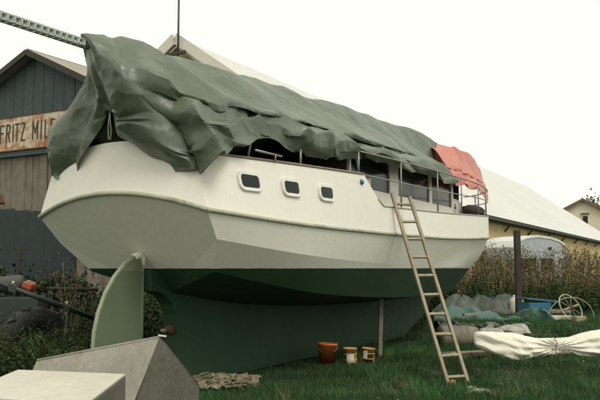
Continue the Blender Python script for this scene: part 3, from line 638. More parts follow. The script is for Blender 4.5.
# the sign
sgl0, sgl1 = s1l - 1.0, s2l + 1.6
sign = thing('painted_sign', A(-.15, (sgl0 + sgl1) / 2, zs_bot), 'rust-stained white sign with tall black lettering on the grey barn', 'sign')
nsp = 4
for k in range(nsp):
    a = sgl0 + (sgl1 - sgl0) * k / nsp; b = sgl0 + (sgl1 - sgl0) * (k + 1) / nsp
    MB().obox(A(-.13, (a + b) / 2, (zs_top + zs_bot) / 2), nA * ((b - a) / 2 - .006), uA * .012, (0, 0, (zs_top - zs_bot) / 2)).build('sign_panel', M['sign'], sign)
for z in (zs_top + .015, zs_bot - .015): MB().obox(A(-.13, (sgl0 + sgl1) / 2, z), nA * (sgl1 - sgl0) / 2, uA * .03, (0, 0, .018)).build('sign_trim', M['rust'], sign)
GL = {'F': [(0, 0, 0, 1), (0, 1, 1, 1), (0, .55, .75, .55)], 'R': [(0, 0, 0, 1), (0, 1, .8, 1), (.8, 1, 1, .88), (1, .88, 1, .66), (1, .66, .8, .52), (0, .52, .8, .52), (.45, .52, 1, 0)], 'I': [(.5, 0, .5, 1)],
      'T': [(.5, 0, .5, 1), (0, 1, 1, 1)], 'Z': [(0, 1, 1, 1), (1, 1, 0, 0), (0, 0, 1, 0)], 'M': [(0, 0, 0, 1), (0, 1, .5, .35), (.5, .35, 1, 1), (1, 1, 1, 0)], 'L': [(0, 0, 0, 1), (0, 0, 1, 0)], 'E': [(0, 0, 0, 1), (0, 1, 1, 1), (0, .52, .75, .52), (0, 0, 1, 0)]}
ltr = [('F', 4, 8.5), ('R', 10, 14.5), ('I', 16, 18), ('T', 18.6, 23.5), ('Z', 24.6, 29.2), ('M', 36, 42), ('I', 43.8, 46.2), ('L', 48.3, 52.2), ('E', 54.3, 58.6)]
hS = zs_top - zs_bot; z0 = zs_bot + .27 * hS; z1 = zs_bot + .78 * hS
for ch, xa, xb in ltr:
    la = onA(xa, 132)[0]; lb = onA(xb, 132)[0]; mb = MB(); st = .055
    for (x0, y0, x1, y1) in GL[ch]:
        q = lambda x, y: A(-.147, la + st / 2 + (lb - la - st) * x, z0 + (z1 - z0) * y)
        p0 = np.array(q(x0, y0)); p1 = np.array(q(x1, y1)); d = p1 - p0; d /= np.linalg.norm(d); p0 -= d * st * .42; p1 += d * st * .42
        mb.bar(p0, p1, .006 if abs(d[2]) < .5 else .006, st, up=np.cross(d, uA)) if False else mb.obox((p0 + p1) / 2, (p1 - p0) / 2, np.cross(d, uA) * st / 2, uA * (.003 + .0004 * len(mb.f) / 6))
    mb.build('letter', M['letter'], sign)
# corrugated fence in front of it
fa = dep(-40, 206, 16.5); fb = dep(76, 213.5, 14.6); fd = fb - fa; fd[2] = 0; FL = np.linalg.norm(fd); fd /= FL; fn = np.array([fd[1], -fd[0], 0])
fence = thing('corrugated_fence', ((fa[0] + fb[0]) / 2, (fa[1] + fb[1]) / 2, 0), 'dark blue corrugated metal fence below the grey barn', 'fence')
nsh = 8
for k in range(nsh):
    xs = np.linspace(FL * k / nsh - .02, FL * (k + 1) / nsh + .02, 32); top = fa[2] + (fb[2] - fa[2]) * (k + .5) / nsh + random.uniform(-.008, .008); dz = random.uniform(-.01, .01)
    row = [[tuple(np.array([fa[0], fa[1], 0]) + fd * xx + fn * (.018 * math.cos(xx * 2 * math.pi / .085) + .012 * (k % 2)) + np.array([0, 0, zz])) for xx in xs] for zz in (0.02, top)]
    MB().grid(row).build('corrugated_sheet', M['bluemetal'], fence, True)
for k in range(4):
    c = np.array([fa[0], fa[1], 0]) + fd * FL * (k + .1) / 3.2 - fn * .08; MB().obox(c + (0, 0, 1.4), fd * .04, fn * .04, (0, 0, 1.4)).build('fence_post', M['post'], fence)
rg = onA(2, 205)
MB().lathe(tuple(np.array([fa[0], fa[1], 0]) + fd * 1.35 + (0, 0, fa[2] - .02)), [(0, 0), (.09, 0), (.10, .05), (.05, .12), (.06, .2), (0, .22)], 10).build('rusty_can', M['rust'], None, True)
tag(D.objects['rusty_can'], 'small rusty can on top of the blue corrugated fence', 'can')

# ------------------------------------------------------------------ far house, tree, caravan, post
PH = dep(582, 200.5, 110.0); hn = np.array([.98, -.2, 0]); hu = np.array([.2, .98, 0])
def H(s, l, z): return tuple(PH + s * hu + l * hn + np.array([0, 0, z - PH[2]]))
house = thing('far_house', (PH[0], PH[1], 0), 'cream house with brown gabled roof in the distance beyond the long barn', 'house')
hp = .52; HW = 4.6
o = MB().add([H(0, -HW, 5.6), H(0, HW, 5.6), H(0, HW, PH[2] - hp * HW), H(0, 0, PH[2]), H(0, -HW, PH[2] - hp * HW)], [(0, 1, 2, 3, 4)]).build('gable_wall', M['housewall'], house)
MB().obox(H(.2, 0, 2.8), hn * HW, hu * .15, (0, 0, 2.8)).build('lower_wall', M['greywall'], house)
MB().obox(H(-.05, 0, 5.6), hn * (HW + .1), hu * .2, (0, 0, .12)).build('string_course', M['houseroof'], house)
for sd in (1, -1):
    MB().bar(H(-.5, 0, PH[2] + .1), H(-.5, sd * (HW + .6), PH[2] + .1 - hp * (HW + .6)), .2, .35).build('rake_board', M['houseroof'], house)
    MB().grid([[H(-.5, 0, PH[2] + .3), H(9, 0, PH[2] + .3)], [H(-.5, sd * (HW + .6), PH[2] + .3 - hp * (HW + .6)), H(9, sd * (HW + .6), PH[2] + .3 - hp * (HW + .6))]]).build('roof', M['houseroof'], house)
    MB().add([H(0, sd * HW, 0), H(9, sd * HW, 0), H(9, sd * HW, PH[2] - hp * HW), H(0, sd * HW, PH[2] - hp * HW)], [(0, 1, 2, 3)]).build('side_wall', M['housewall'], house)
w1 = MB().obox(H(-.05, .35, 8.0), hn * .42, hu * .06, (0, 0, 1.25)).build('window', M['barge'], house)
MB().obox(H(-.12, .35, 8.0), hn * .34, hu * .02, (0, 0, 1.15)).build('pane', M['glass'], w1)
MB().obox(H(-.12, .35, 9.5), hn * .55, hu * .15, (0, 0, .1)).build('window_hood', M['houseroof'], w1)

def leafmesh(P, size, tint, seed=0, flat=.0, nrm=None):
    """quads at points P, oriented at random; tint = (N,3)"""
    r = np.random.default_rng(seed); N = len(P); a = r.normal(size=(N, 3)); a /= np.linalg.norm(a, axis=1, keepdims=True); b = np.cross(a, r.normal(size=(N, 3))); b /= np.linalg.norm(b, axis=1, keepdims=True)
    s = (size * r.uniform(.6, 1.3, N))[:, None]; V = np.stack([P - a * s, P + b * s * .45, P + a * s, P - b * s * .45], 1).reshape(-1, 3)
    return V, np.repeat(tint, 4, 0), 4
def fastmesh(name, V, tint, k, material, parent=None, origin=(0, 0, 0)):
    off = root_loc(parent) if parent is not None else np.asarray(origin, float)
    V = np.asarray(V, np.float32) - off.astype(np.float32); nv = len(V); nf = nv // k; me = D.meshes.new(name)
    me.vertices.add(nv); me.vertices.foreach_set('co', V.ravel()); me.loops.add(nv); me.loops.foreach_set('vertex_index', np.arange(nv, dtype=np.int32))
    me.polygons.add(nf); me.polygons.foreach_set('loop_start', np.arange(0, nv, k, dtype=np.int32)); me.polygons.foreach_set('loop_total', np.full(nf, k, np.int32))
    at = me.attributes.new('tint', 'FLOAT_COLOR', 'POINT'); c = np.ones((nv, 4), np.float32); c[:, :3] = tint; at.data.foreach_set('color', c.ravel())
    me.update(); me.validate(); me.materials.append(material); o = D.objects.new(name, me); COL.objects.link(o)
    if parent is not None: o.parent = parent
    else: o.location = tuple(off)
    return o
def tints(N, c, var=.35, seed=0):
    r = np.random.default_rng(seed); c = np.asarray(c, float)
    return np.clip(c * (1 + var * r.normal(size=(N, 1))) * (1 + .12 * r.normal(size=(N, 3))), .004, 1)
def crown_pts(c, rx, ry, rz, N, seed, clumps=14):
    r = np.random.default_rng(seed); cs = r.normal(size=(clumps, 3)); cs /= np.linalg.norm(cs, axis=1, keepdims=True); cs *= r.uniform(.35, .8, (clumps, 1))
    i = r.integers(0, clumps, N); p = cs[i] + r.normal(size=(N, 3)) * .21 * r.uniform(.7, 1.3, (N, 1)); return np.asarray(c) + p * np.array([rx, ry, rz]), i
def tree(base, h, rx, label, seed, col, N=2600, leaf=.22, cat='tree', name='tree', group=None):
    t = thing(name, base, label, cat, group); b = np.array(base, float); r = np.random.default_rng(seed); mb = MB()
    top = b + (0.04 * h, 0, h * .72); mb.tube([b, b + (0, 0, h * .3), top], [h * .028, h * .022, h * .006], 8)
    for k in range(9):
        z = h * r.uniform(.28, .65); a = r.uniform(0, 6.28); e = b + np.array([math.cos(a) * rx * .75, math.sin(a) * rx * .75, z + h * r.uniform(.08, .22)]); mb.tube([b + (0, 0, z), (b + (0, 0, z) + e) / 2 + (0, 0, .04 * h), e], [h * .011, h * .008, h * .002], 5)
    mb.build('trunk', M['post'], t, True)
    P, i = crown_pts(b + (0, 0, h * .66), rx, rx, h * .38, N, seed, 22); T = tints(N, col, .3, seed) * (1 + .25 * np.sin(i * 2.4))[:, None]
    V, TT, k = leafmesh(P, leaf, T, seed); fastmesh('crown', V, TT, k, M['leaf'], t); return t
pt = dep(596, 268, 150.0); tree((pt[0], pt[1], 0), 15.8, 3.6, 'dark green tree beside the far house at the right edge', 5, (.045, .06, .03), 3000, .35)
pt = dep(572, 268, 165.0); tree((pt[0] + 3.5, pt[1], 0), 14.6, 3.2, 'bare thin tree behind the roof of the far house', 8, (.26, .26, .21), 200, .25)

# caravan
cb = dep(524, 268, 34.5); cu = dirn(1500); cn_ = np.array([cu[1], -cu[0], 0])
CK = 1.03
cav = thing('caravan', (cb[0], cb[1], 0), 'pale blue caravan with white rounded roof, half hidden by dry weeds', 'caravan')
def V_(s, l, z): return tuple(np.array([cb[0], cb[1], 0]) + cu * s * CK + cn_ * l + np.array([0, 0, z * CK]))
prof = [(-1.72, .45), (-1.80, 1.2), (-1.80, 2.0), (-1.70, 2.45), (-1.45, 2.72), (-.9, 2.90), (-.2, 2.98), (.6, 2.93), (1.2, 2.80), (1.58, 2.62), (1.74, 2.3), (1.80, 1.8), (1.72, .9), (1.55, .45)]
MB().prism([V_(s, 0, z) for s, z in prof], cn_ * 2.0).build('body', M['caravan'], cav, bevel=.12)
rf = prof[3:10]; MB().prism([V_(s * 1.01, 0, z + .02) for s, z in rf] + [V_(s, 0, z - .10) for s, z in rf[::-1]], cn_ * 2.06).build('roof', M['caravanroof'], cav, bevel=.03)
for s0, s1 in ((-1.35, -.35), (-.05, .75)):
    MB().obox(V_((s0 + s1) / 2, 1.0, 1.72), cu * (s1 - s0) / 2, cn_ * .03, (0, 0, .30)).build('window', M['glass'], cav, bevel=.02)
MB().obox(V_(1.15, 1.0, 1.35), cu * .28, cn_ * .02, (0, 0, .85)).build('door', M['caravanroof'], cav, bevel=.02)
MB().obox(V_(.55, 1.02, 2.45), cu * .09, cn_ * .03, (0, 0, .05)).build('vent', M['soffit'], cav)
for s in (-.1,):
    for l in (.92, -.92):
        w = MB().lathe(V_(s, l, .33), [(.12, -.08), (.31, -.09), (.33, 0), (.31, .09), (.12, .08)], 18, cn_).build('wheel', M['rubber'], cav, True)
MB().bar(V_(1.5, .4, .5), V_(2.5, 0, .5), .06, .08).bar(V_(1.5, -.4, .5), V_(2.5, 0, .5), .06, .08).tube([V_(2.4, 0, .0), V_(2.4, 0, .6)], .03, 8).build('drawbar', M['steel'], cav)
# post
pp = gnd(519, 312); ptop = dep(519, 230, pp[1])[2]
pp = gnd(519, 316); ptop = dep(519, 230, pp[1])[2]
w_ = MB().obox((pp[0], pp[1], ptop / 2), (.095, .015, 0), (-.015, .095, 0), (0, 0, ptop / 2)).build('wooden_post', M['post'], None, bevel=.02)
tag(w_, 'tall dark squared timber post standing in the weeds off the bow', 'post')

# ------------------------------------------------------------------ ladder
FC = np.array([2.40, 11.62, 0]); FC[2] = G(FC) - .02
wv = np.array([.94, .34, 0]); wv /= np.linalg.norm(wv)
s_, l_, z_ = 0, 0, 0
l = 1.8
for _ in range(6): s_, _l, z_ = lat(404, 207.5, l); l = float(ltop(s_)) + .17
TC = np.array(W(s_, l, float(ztop(s_)) + .03)); dl = TC - FC; TOP = FC + dl * 1.055
lad = thing('wooden_ladder', FC, 'weathered wooden ladder leaning against the starboard side of the boat', 'ladder')
for sd, hw0, hw1, ex in ((-1, .175, .165, .04), (1, .175, .165, 0)):
    a = FC + wv * sd * hw0; b = TOP + wv * sd * hw1 + dl * ex * .6
    a[2] = G(a) - .03
    MB().bar(a, b, .05, .075, up=(0, -1, 1)).build('stile', M['wood'], lad, bevel=.008)
for k in range(10):
    f_ = .055 + k * .100
    c = FC + (TOP - FC) * f_; hw = .175 - .010 * f_
    MB().bar(c - wv * (hw - .02) + (0, 0, random.uniform(-.008, .008)), c + wv * (hw - .02), .045, .03, up=(0, -1, 1)).build('rung', M['wood'], lad)
MB().bar(FC + wv * -.23 + (0, -.03, .02), FC + wv * -.09 + (0, -.03, .10), .09, .10).build('foot_block', M['orange'] if False else M['tin'], lad)

# ------------------------------------------------------------------ buckets, tins, prop, bark under the hull
def bucket(px, py, r, h, m, label, name, cat, tilt=0, pale=False):
    c = gnd(px, py); c[2] = G(c) - .005; t = thing(name, c, label, cat)
    ax = np.array([math.sin(tilt), 0, math.cos(tilt)])
    taper = .86 if m is M['orange'] else 1.0
    MB().lathe(c, [(0, .012), (r * taper, .012), (r * taper, 0), (r * taper + (r - r * taper) * .9, h * .92), (r * 1.05, h * .92), (r * 1.05, h), (r * .97, h), (r * taper * .95, .03), (0, .03)], 24, ax).build('body', m, t, True)
    if m is M['orange']:
        p = [c + ax * h * .9 + np.array([math.cos(a) * r * 1.06, -.03 - .1 * math.sin(a) , -.12 * math.sin(a)]) for a in np.linspace(0, math.pi, 12)]
        MB().tube(p, .005, 5).build('handle', M['alu'], t, True)
    else:
        V = []; Fc = []; a0 = math.radians(-125 if not pale else -140); a1 = math.radians(-60 if not pale else -100)
        aa = np.linspace(a0, a1, 10); x = np.cross(ax, (0, 1, 0)); 
        rows = [[c + ax * h * k + (r * 1.004 + .003) * np.array([math.cos(a), math.sin(a), 0]) for a in aa] for k in ((.2, .7) if not pale else (.35, .85))]
        MB().grid(rows).build('label_patch', M['tinpaint'], t, True)
        for k in (.33, .66): MB().lathe(c + ax * h * k, [(r, -.008), (r + .006, 0), (r, .008)], 24, ax).build('bead', m, t, True)
    return t
bucket(327, 363.5, .165, .37, M['orange'], 'orange plastic bucket standing under the hull', 'bucket', 'bucket', .03)
bucket(350.5, 364.5, .115, .30, M['tin'], 'rusty yellow paint tin between the orange bucket and the other tin', 'paint_tin', 'tin', -.02)
bucket(367.5, 362.8, .115, .27, M['tin'], 'paint tin nearest the timber prop, rusty with pale splashes', 'paint_tin', 'tin', .06, True)
pa = gnd(380, 357); pb = W(3.6, 1.0, 1.06)
tag(MB().bar((pa[0], pa[1], G(pa) - .02), pb, .075, .075, (1, 0, 0)).build('timber_prop', M['oldwood'], None, bevel=.01), 'grey timber prop leaning up to the hull bottom beside the tins', 'prop')
ca = gnd(222, 387); t = thing('bark_slab', ca, 'flat rough bark slab on the grass at the foot of the keel', 'wood slab')
NR, NC = 26, 16; q = []
for i in range(NR):
    a = i / (NR - 1); row = []
    for j in range(NC):
        b = j / (NC - 1) - .5; w = .42 * (math.sin(math.pi * min(1, max(0, a * .94 + .03))) ** .55); ed = .05 * vnoise(i * .9, j * 2.1, 4)
        p = ca + np.array([(a - .48) * 1.02, 0, 0]) + np.array([.25, .95, 0]) * b * w * 1.6; row.append((p[0] + ed, p[1], .04 + .05 * (1 - 4 * b * b) + .035 * float(fbm(i * 1.3, j * .8, 8, 3)) + .07 * (b + .5)))
    q.append(row)
q = np.array(q); MB().grid(q).build('slab', M['bark'], t)
for k in range(80):
    i = random.randrange(2, NR - 3); j = random.randrange(2, NC - 3); c = q[i, j] + (0, 0, .012); a = random.uniform(-.4, .4)
    MB().obox(c, (random.uniform(.03, .08) * math.cos(a), random.uniform(.03, .08) * math.sin(a), random.uniform(-.01, .02)), (-.02 * math.sin(a), .025, random.uniform(-.004, .01)), (0, 0, .006)).build('bark_flake', M['bark'], t)

# ------------------------------------------------------------------ steel hopper and pale box in the foreground
DP = 8.3
ap = dep(159.5, 337, DP); rl_ = dep(37, 360.5, 8.15)
hx = rl_ - ap; hx[2] *= 1.0
hop = thing('sheet_steel_hopper', (ap[0] - .3, ap[1], 0), 'upturned bare sheet steel hopper in front of the rudder', 'hopper')
def plate(P, th, name, m=None, par=hop, bev=.004):
    P = [np.asarray(p, float) for p in P]; nn = np.cross(P[1] - P[0], P[2] - P[0]); nn /= np.linalg.norm(nn); return MB().prism(P, nn * th).build(name, m or M['steel'], par, bevel=bev)
e_l = dep(130, 413, 7.55); e_r = dep(199, 386, 8.8)
e_l[2] = .02 if e_l[2] < .02 else e_l[2]
ez = lambda p, z: np.array([p[0], p[1], z])
eL = dep(134, 404, 8.0); eL0 = ez(eL, 0.); eR2 = ez(e_r, .0)
front_lo = eL + hx
k_ = .45
plate([ap, rl_, front_lo, eL], .012, 'sloping_sheet')
plate([ap, eL, eL0, eR2, e_r], .012, 'end_plate', M['darksteel'])  # faces away from the light; that shade is painted in by the darker steel
plate([eL, front_lo, ez(front_lo, 0.), eL0], .012, 'skirt_sheet')
bk = hx * np.array([1, 1, 0])
plate([e_r, e_r + hx, rl_, ap], .012, 'back_sheet')
plate([eR2, eR2 + bk, e_r + hx, e_r], .012, 'skirt_sheet')
plate([rl_, front_lo, ez(front_lo, 0.), eR2 + bk, e_r + hx], .012, 'end_plate', M['darksteel'])
MB().tube([ap, rl_], .014, 8).build('rolled_edge', M['steel'], hop, True)
MB().tube([eL, ap, e_r], .009, 8).build('rolled_edge', M['darksteel'], hop, True)
MB().bar(ap + (-.015, 0, .018), ap + (.07, .02, .006), .04, .016).build('lug', M['frame'], hop)
# pale box
b0 = dep(18, 366, 7.35); b1 = dep(125, 380, 7.05); bz = (b0[2] + b1[2]) / 2; b0[2] = b1[2] = bz
bd = b1 - b0; bf = np.array([-bd[1], bd[0], 0]); bf = -bf / np.linalg.norm(bf) * .85
bf = gnd(100, 400, bz) - gnd(125, 380, bz); bf[2] = 0; bf = bf / np.linalg.norm(bf) * 1.5
box = thing('pale_steel_box', (b0[0] + b1[0]) / 2 * np.array([1, 0, 0]) + np.array([0, (b0[1] + b1[1]) / 2, 0]), 'low pale painted steel box in front of the hopper, bottom left corner', 'box')
c4 = [b0, b1, b1 + bf, b0 + bf]
plate(c4, .02, 'lid', M['plate'], box)
dn_ = np.array([0, 0, -.012])
for i in range(4):
    p, q2 = c4[i] + dn_, c4[(i + 1) % 4] + dn_; plate([p, q2, ez(q2, .0), ez(p, .0)], .012, 'side_panel', M['darksteel'] if i == 1 else M['plate'], box)  # right-hand panel takes the darker steel, the others the pale plate

# ------------------------------------------------------------------ left middle ground
ty = dep(36, 309, 11.2); tr_ = .54
tyre = thing('tractor_tyre', (ty[0], ty[1], 0), 'old black tractor tyre standing in the weeds left of the rudder', 'tyre')
tax = np.array([.75, -.66, 0]); tc_ = np.array([ty[0], ty[1], tr_ + .0])
MB().lathe(tc_, [(0, -.04), (.20, -.05), (.27, -.09), (.27, .09), (.20, .05), (0, .04)], 24, tax).build('wheel_disc', M['darkgreen'], tyre, True)
MB().lathe(tc_, [(.26, -.12), (.42, -.16), (.50, -.14), (.535, -.09), (.54, 0), (.535, .09), (.50, .14), (.42, .16), (.26, .12), (.25, 0), (.26, -.12)], 36, tax).build('carcass', M['rubber'], tyre, True)
ty_x = np.cross(tax, (0, 0, 1)); 
for k in range(26):
    a = 2 * math.pi * k / 26; rd = math.cos(a) * ty_x + math.sin(a) * np.array([0, 0, 1]); tg_ = -math.sin(a) * ty_x + math.cos(a) * np.array([0, 0, 1]); sd = 1 if k % 2 else -1
    if a > 3.9 and a < 5.5: continue
    MB().obox(tc_ + rd * .545 + tax * sd * .06, tax * .065 + tg_ * .03 * sd, tg_ * .016, rd * .014).build('tread_lug', M['rubber'], tyre)
d0 = dep(-12, 279, 10.6); d1 = dep(96, 319, 11.4)
db = thing('drawbar', (d0[0], d0[1], 0), 'long dark green steel drawbar slanting down behind the rudder', 'drawbar')
MB().tube([d0, d1], .035, 8).build('tube', M['darkgreen'], db, True)
for f_ in (.22, .72):
    c = d0 + (d1 - d0) * f_; MB().obox(c, (d1 - d0) / np.linalg.norm(d1 - d0) * .05, (0, .05, 0), (0, 0, .05)).build('clamp', M['machine'], db)
    MB().tube([c + (0, 0, .06), c + (0, 0, .10)], .015, 6).build('bolt', M['frame'], db, True)
c = d0 + (d1 - d0) * .74; g = dep(58, 350, 11.0); MB().tube([c, (c[0] - .14, c[1] - .05, G(c) - .03)], .03, 8).build('leg', M['darkgreen'], db, True)
c = d0 + (d1 - d0) * .05; MB().tube([c, (c[0] + .02, c[1], G(c) - .03)], .03, 8).build('leg', M['darkgreen'], db, True)
# small engine
en = dep(26, 284, 13.2); eng = thing('stationary_engine', (en[0], en[1], 0), 'small grey engine with red-orange cowl among the weeds at far left', 'engine')
ez_ = en[2]
MB().obox((en[0] - .05, en[1], ez_ * .42), (.35, 0, 0), (0, .22, 0), (0, 0, ez_ * .42)).build('bed', M['darkgreen'], eng, bevel=.02)
MB().lathe((en[0] - .30, en[1], ez_ + .0), [(0, -.25), (.13, -.25), (.14, -.2), (.14, .2), (.12, .25), (0, .25)], 18, (1, .2, .1)).build('fuel_tank', M['machine'], eng, True)
MB().obox((en[0] + .10, en[1] - .12, ez_ - .03), (.09, -.02, -.03), (.02, .08, 0), (.02, 0, .06)).build('cowl', M['redpaint'], eng, bevel=.03)
for k in range(6): MB().lathe((en[0] + .02 + .035 * k, en[1] - .16, ez_ + .05 - .018 * abs(k - 2.5)), [(0, 0), (.011, 0), (.011, .02), (0, .024)], 8).build('filler_cap', M['frame'], eng, True)
rk = MB().tube([(en[0] + .35, en[1], ez_ - .08), (en[0] + 1.2, en[1] + .2, ez_ - .10)], .03, 8).build('exhaust_pipe', M['post'], eng, True)
MB().tube([(en[0] + 1.1, en[1] + .18, ez_ - .10), (en[0] + 1.1, en[1] + .18, 0)], .025, 6).build('pipe_stand', M['post'], eng, True)
# T-handled stake
p = dep(22, 249, 13.8); q_ = dep(18, 268, 13.8)
MB().tube([(p[0] - .25, p[1], 0), p], .022, 6).bar(p + (-.13, 0, 0), p + (.16, 0, .01), .05, .04).build('shovel', M['post'])
tag(D.objects['shovel'], 'long-handled tool stuck upright before the blue fence', 'shovel')

# ------------------------------------------------------------------ junk beyond the ladder
def heap(px0, px1, ytop, ybase, name, label, cat, m, seed, depthw=.7, mid=.5):
    a = gnd(px0, ybase); b = gnd(px1, ybase); c = (a + b) / 2; wdt = np.linalg.norm(b - a) / 2; hgt = dep((px0 + px1) / 2, ytop, c[1])[2]; r = np.random.default_rng(seed)
    NR, NA = 34, 96; rows = []
    for i in range(NR):
        k = i / (NR - 1); row = []
        for j in range(NA + 1):
            an = 2 * math.pi * j / NA; ca_, sa = math.cos(an), math.sin(an); rad = k * (1 + .16 * float(vnoise(3 + 1.3 * ca_, 3 + 1.3 * sa, seed)))
            X = ca_ * rad * wdt; Y = sa * rad * wdt * depthw
            f0 = max(0, 1 - k ** 2.2); cr = 0
            for q in range(5):
                d_ = r.uniform(0, 3.14) if False else (seed * 1.7 + q * 2.1); ph = (X * math.cos(d_) + Y * math.sin(d_)) * (1.6 + .7 * q) + .5 * float(vnoise(X * 1.5 + q, Y * 1.5, seed)); cr += (1 - 4 * abs(ph % 1 - .5)) / (1.6 + .7 * q)
            Z = hgt * (f0 * (.92 + .25 * float(vnoise(X * 1.4 + 5, Y * 1.4, seed + 2)))) + .055 * cr * (f0 ** .5)
            row.append((c[0] + X, c[1] + Y, max(-.02 if k > .95 else .015, Z)))
        rows.append(row)
    return tag(MB().grid(rows).build(name, m, None, True), label, cat)
heap(460, 527, 291, 313, 'tarpaulin_heap', 'grey-green plastic tarpaulin bundled in a high heap off the bow', 'tarpaulin', M['heap'], 4, .6)
heap(430, 484, 295, 315, 'tarpaulin_heap', 'lower spread-out heap of grey tarpaulin seen between the ladder rungs', 'tarpaulin', M['heap'], 9, .6)
def strip(pts, wd, m, name, label, cat, seed, hh=.22):
    P = crom([gnd(*p) for p in pts], 60); q = []
    for i, p in enumerate(P):
        row = []
        for j in range(14):
            b = j / 13 - .5; row.append((p[0] + .05 * float(vnoise(i * .3, j, seed)), p[1] + b * wd * (1 + .3 * float(vnoise(i * .15, 1, seed))), .03 + hh * max(0, float(vnoise(i * .22 + b, b * 2.5, seed + 3)) + .55) * (1 - 4 * b * b * .9)))
        q.append(row)
    return tag(MB().grid(q).build(name, m, None, True), label, cat)
strip([(432, 322), (455, 320), (485, 320), (515, 320), (546, 323)], 2.0, M['teal'], 'teal_net', 'crumpled teal netting stretched on the grass behind the ladder', 'netting', 6, .30)
def scatter_sheet(pts, wd, hh, seed, label): return strip(pts, wd, M['heap'], 'plastic_sheet', label, 'sheet', seed, hh)
scatter_sheet([(437, 330), (452, 328), (470, 329), (486, 331)], 1.5, .14, 14, 'dark crumpled plastic sheet behind the log and ladder')
scatter_sheet([(484, 327), (500, 326), (515, 327), (532, 329)], 1.3, .10, 17, 'low dark plastic sheet between the teal netting and the stone slabs')
# blue crate
bc = gnd(535, 319); cr = thing('blue_crate', bc, 'blue plastic crate with its lid askew beside the tarpaulin heap', 'crate')
cx = np.array([.95, .30, 0]); cy = np.array([-.3, .95, 0])
for sd in (1, -1):
    MB().obox(bc + cx * .40 * sd + (0, 0, .27), cx * .02, cy * .30, (0, 0, .27)).build('side', M['blue'], cr, bevel=.01)
    MB().obox(bc + cy * .30 * sd + (0, 0, .27), cx * .378, cy * .02, (0, 0, .27)).build('side', M['blue'], cr, bevel=.01)
MB().obox(bc + (0, 0, .03), cx * .378, cy * .278, (0, 0, .02)).build('base', M['blue'], cr)
MB().obox(bc + cx * .08 + (0, 0, .615), cx * .58 + np.array([0, 0, -.06]), cy * .33, (0, 0, .03)).build('lid', M['blue'], cr, bevel=.015)
# white jug on the heap
jg = gnd(515, 314); t = thing('plastic_jug', (jg[0], jg[1], 0), 'small white plastic jug between the tarpaulin heap and the blue crate', 'jug')
MB().lathe((jg[0], jg[1], .0), [(0, 0), (.16, 0), (.18, .05), (.18, .42), (.14, .55), (.06, .62), (.06, .68), (0, .68)], 14).build('body', M['tinpaint'], t, True)
MB().tube([(jg[0] + .1, jg[1] - .1, .6), (jg[0] + .24, jg[1] - .1, .58), (jg[0] + .26, jg[1] - .1, .4), (jg[0] + .17, jg[1] - .1, .32)], .025, 6).build('handle', M['tinpaint'], t, True)
# wheel with hose
wc = gnd(571, 320); R_ = .46; wh = thing('old_wheel', wc, 'old spoked wheel lying tilted in the grass behind the white canvas', 'wheel')
wax = np.array([.45, -.75, .48]); wax /= np.linalg.norm(wax); wx = np.cross(wax, (0, 0, 1)); wx /= np.linalg.norm(wx); wy = np.cross(wax, wx)
wcc = wc + (0, 0, R_ * .85)
MB().tube([wcc + R_ * (math.cos(a) * wx + math.sin(a) * wy) for a in np.linspace(0, 2 * math.pi, 41)], .020, 8, False).build('rim', M['rope'], wh, True)
MB().lathe(wcc, [(0, -.08), (.06, -.08), (.06, .08), (0, .08)], 12, wax).build('hub', M['rust'], wh, True)
for k in range(8):
    a = 2 * math.pi * k / 8 + .2; MB().tube([wcc, wcc + R_ * (math.cos(a) * wx + math.sin(a) * wy)], .008 if k % 4 else .04, 6).build('spoke', M['board'] if k % 4 == 0 else M['rope'], wh, True)
hp_ = [wc + np.array([.05 + .95 * math.cos(a) * .85, .1 + .2 * math.cos(a), .03 + max(0, .68 * math.sin(a))]) for a in np.linspace(-.05, math.pi * .98, 24)]
tag(MB().tube(hp_, .014, 6).build('hose', M['rope'], None, True), 'pale stiff hose arching over the old wheel', 'hose')
# loose planks, bits and stones
def plank(px, py, L, ang, w, h, label, z=.0, m='board', name='plank', tilt=0, cat='plank'):
    c = gnd(px, py); c[2] = G(c) + z + h / 2; d = np.array([math.cos(ang), math.sin(ang), math.tan(tilt)]); d /= np.linalg.norm(d); x = np.array([-math.sin(ang), math.cos(ang), 0])
    o = MB().obox(c, d * L / 2, x * w / 2, np.cross(d, x) * h / 2).build(name, M[m], None, bevel=.008); return tag(o, label, cat)
plank(463, 357.5, .95, .42, .20, .05, 'broad pale plank lying behind the foot of the ladder', .05)
plank(470, 359, .9, .40, .10, .04, 'narrow plank beside the broad one at the end of the white canvas', .01)
plank(484, 338, .9, .9, .10, .09, 'short grey beam sticking up above the left end of the canvas', .10, tilt=.25)
plank(471, 332, .6, .7, .08, .06, 'small brown stick of wood across the brown log', .42)
plank(558, 313, .85, .1, .22, .14, 'small yellowish board in the grass near the blue crate', .02, 'board')
plank(556, 321, .95, .05, .26, .12, 'short whitish board on the grass right of the blue crate', .02, 'tinpaint')
plank(579, 322, .45, .5, .22, .16, 'small yellowish block lying beside the old wheel', .0, 'wood', 'block', cat='block')
lg = gnd(458, 347); tag(MB().lathe(lg + (0, 0, .22), [(0, -.42), (.20, -.42), (.225, -.38), (.215, -.1), (.23, .2), (.20, .42), (0, .42)], 18, (.96, .25, -.03)).build('log', M['oldwood'], None, True), 'thick grey-brown log behind the ladder', 'log')
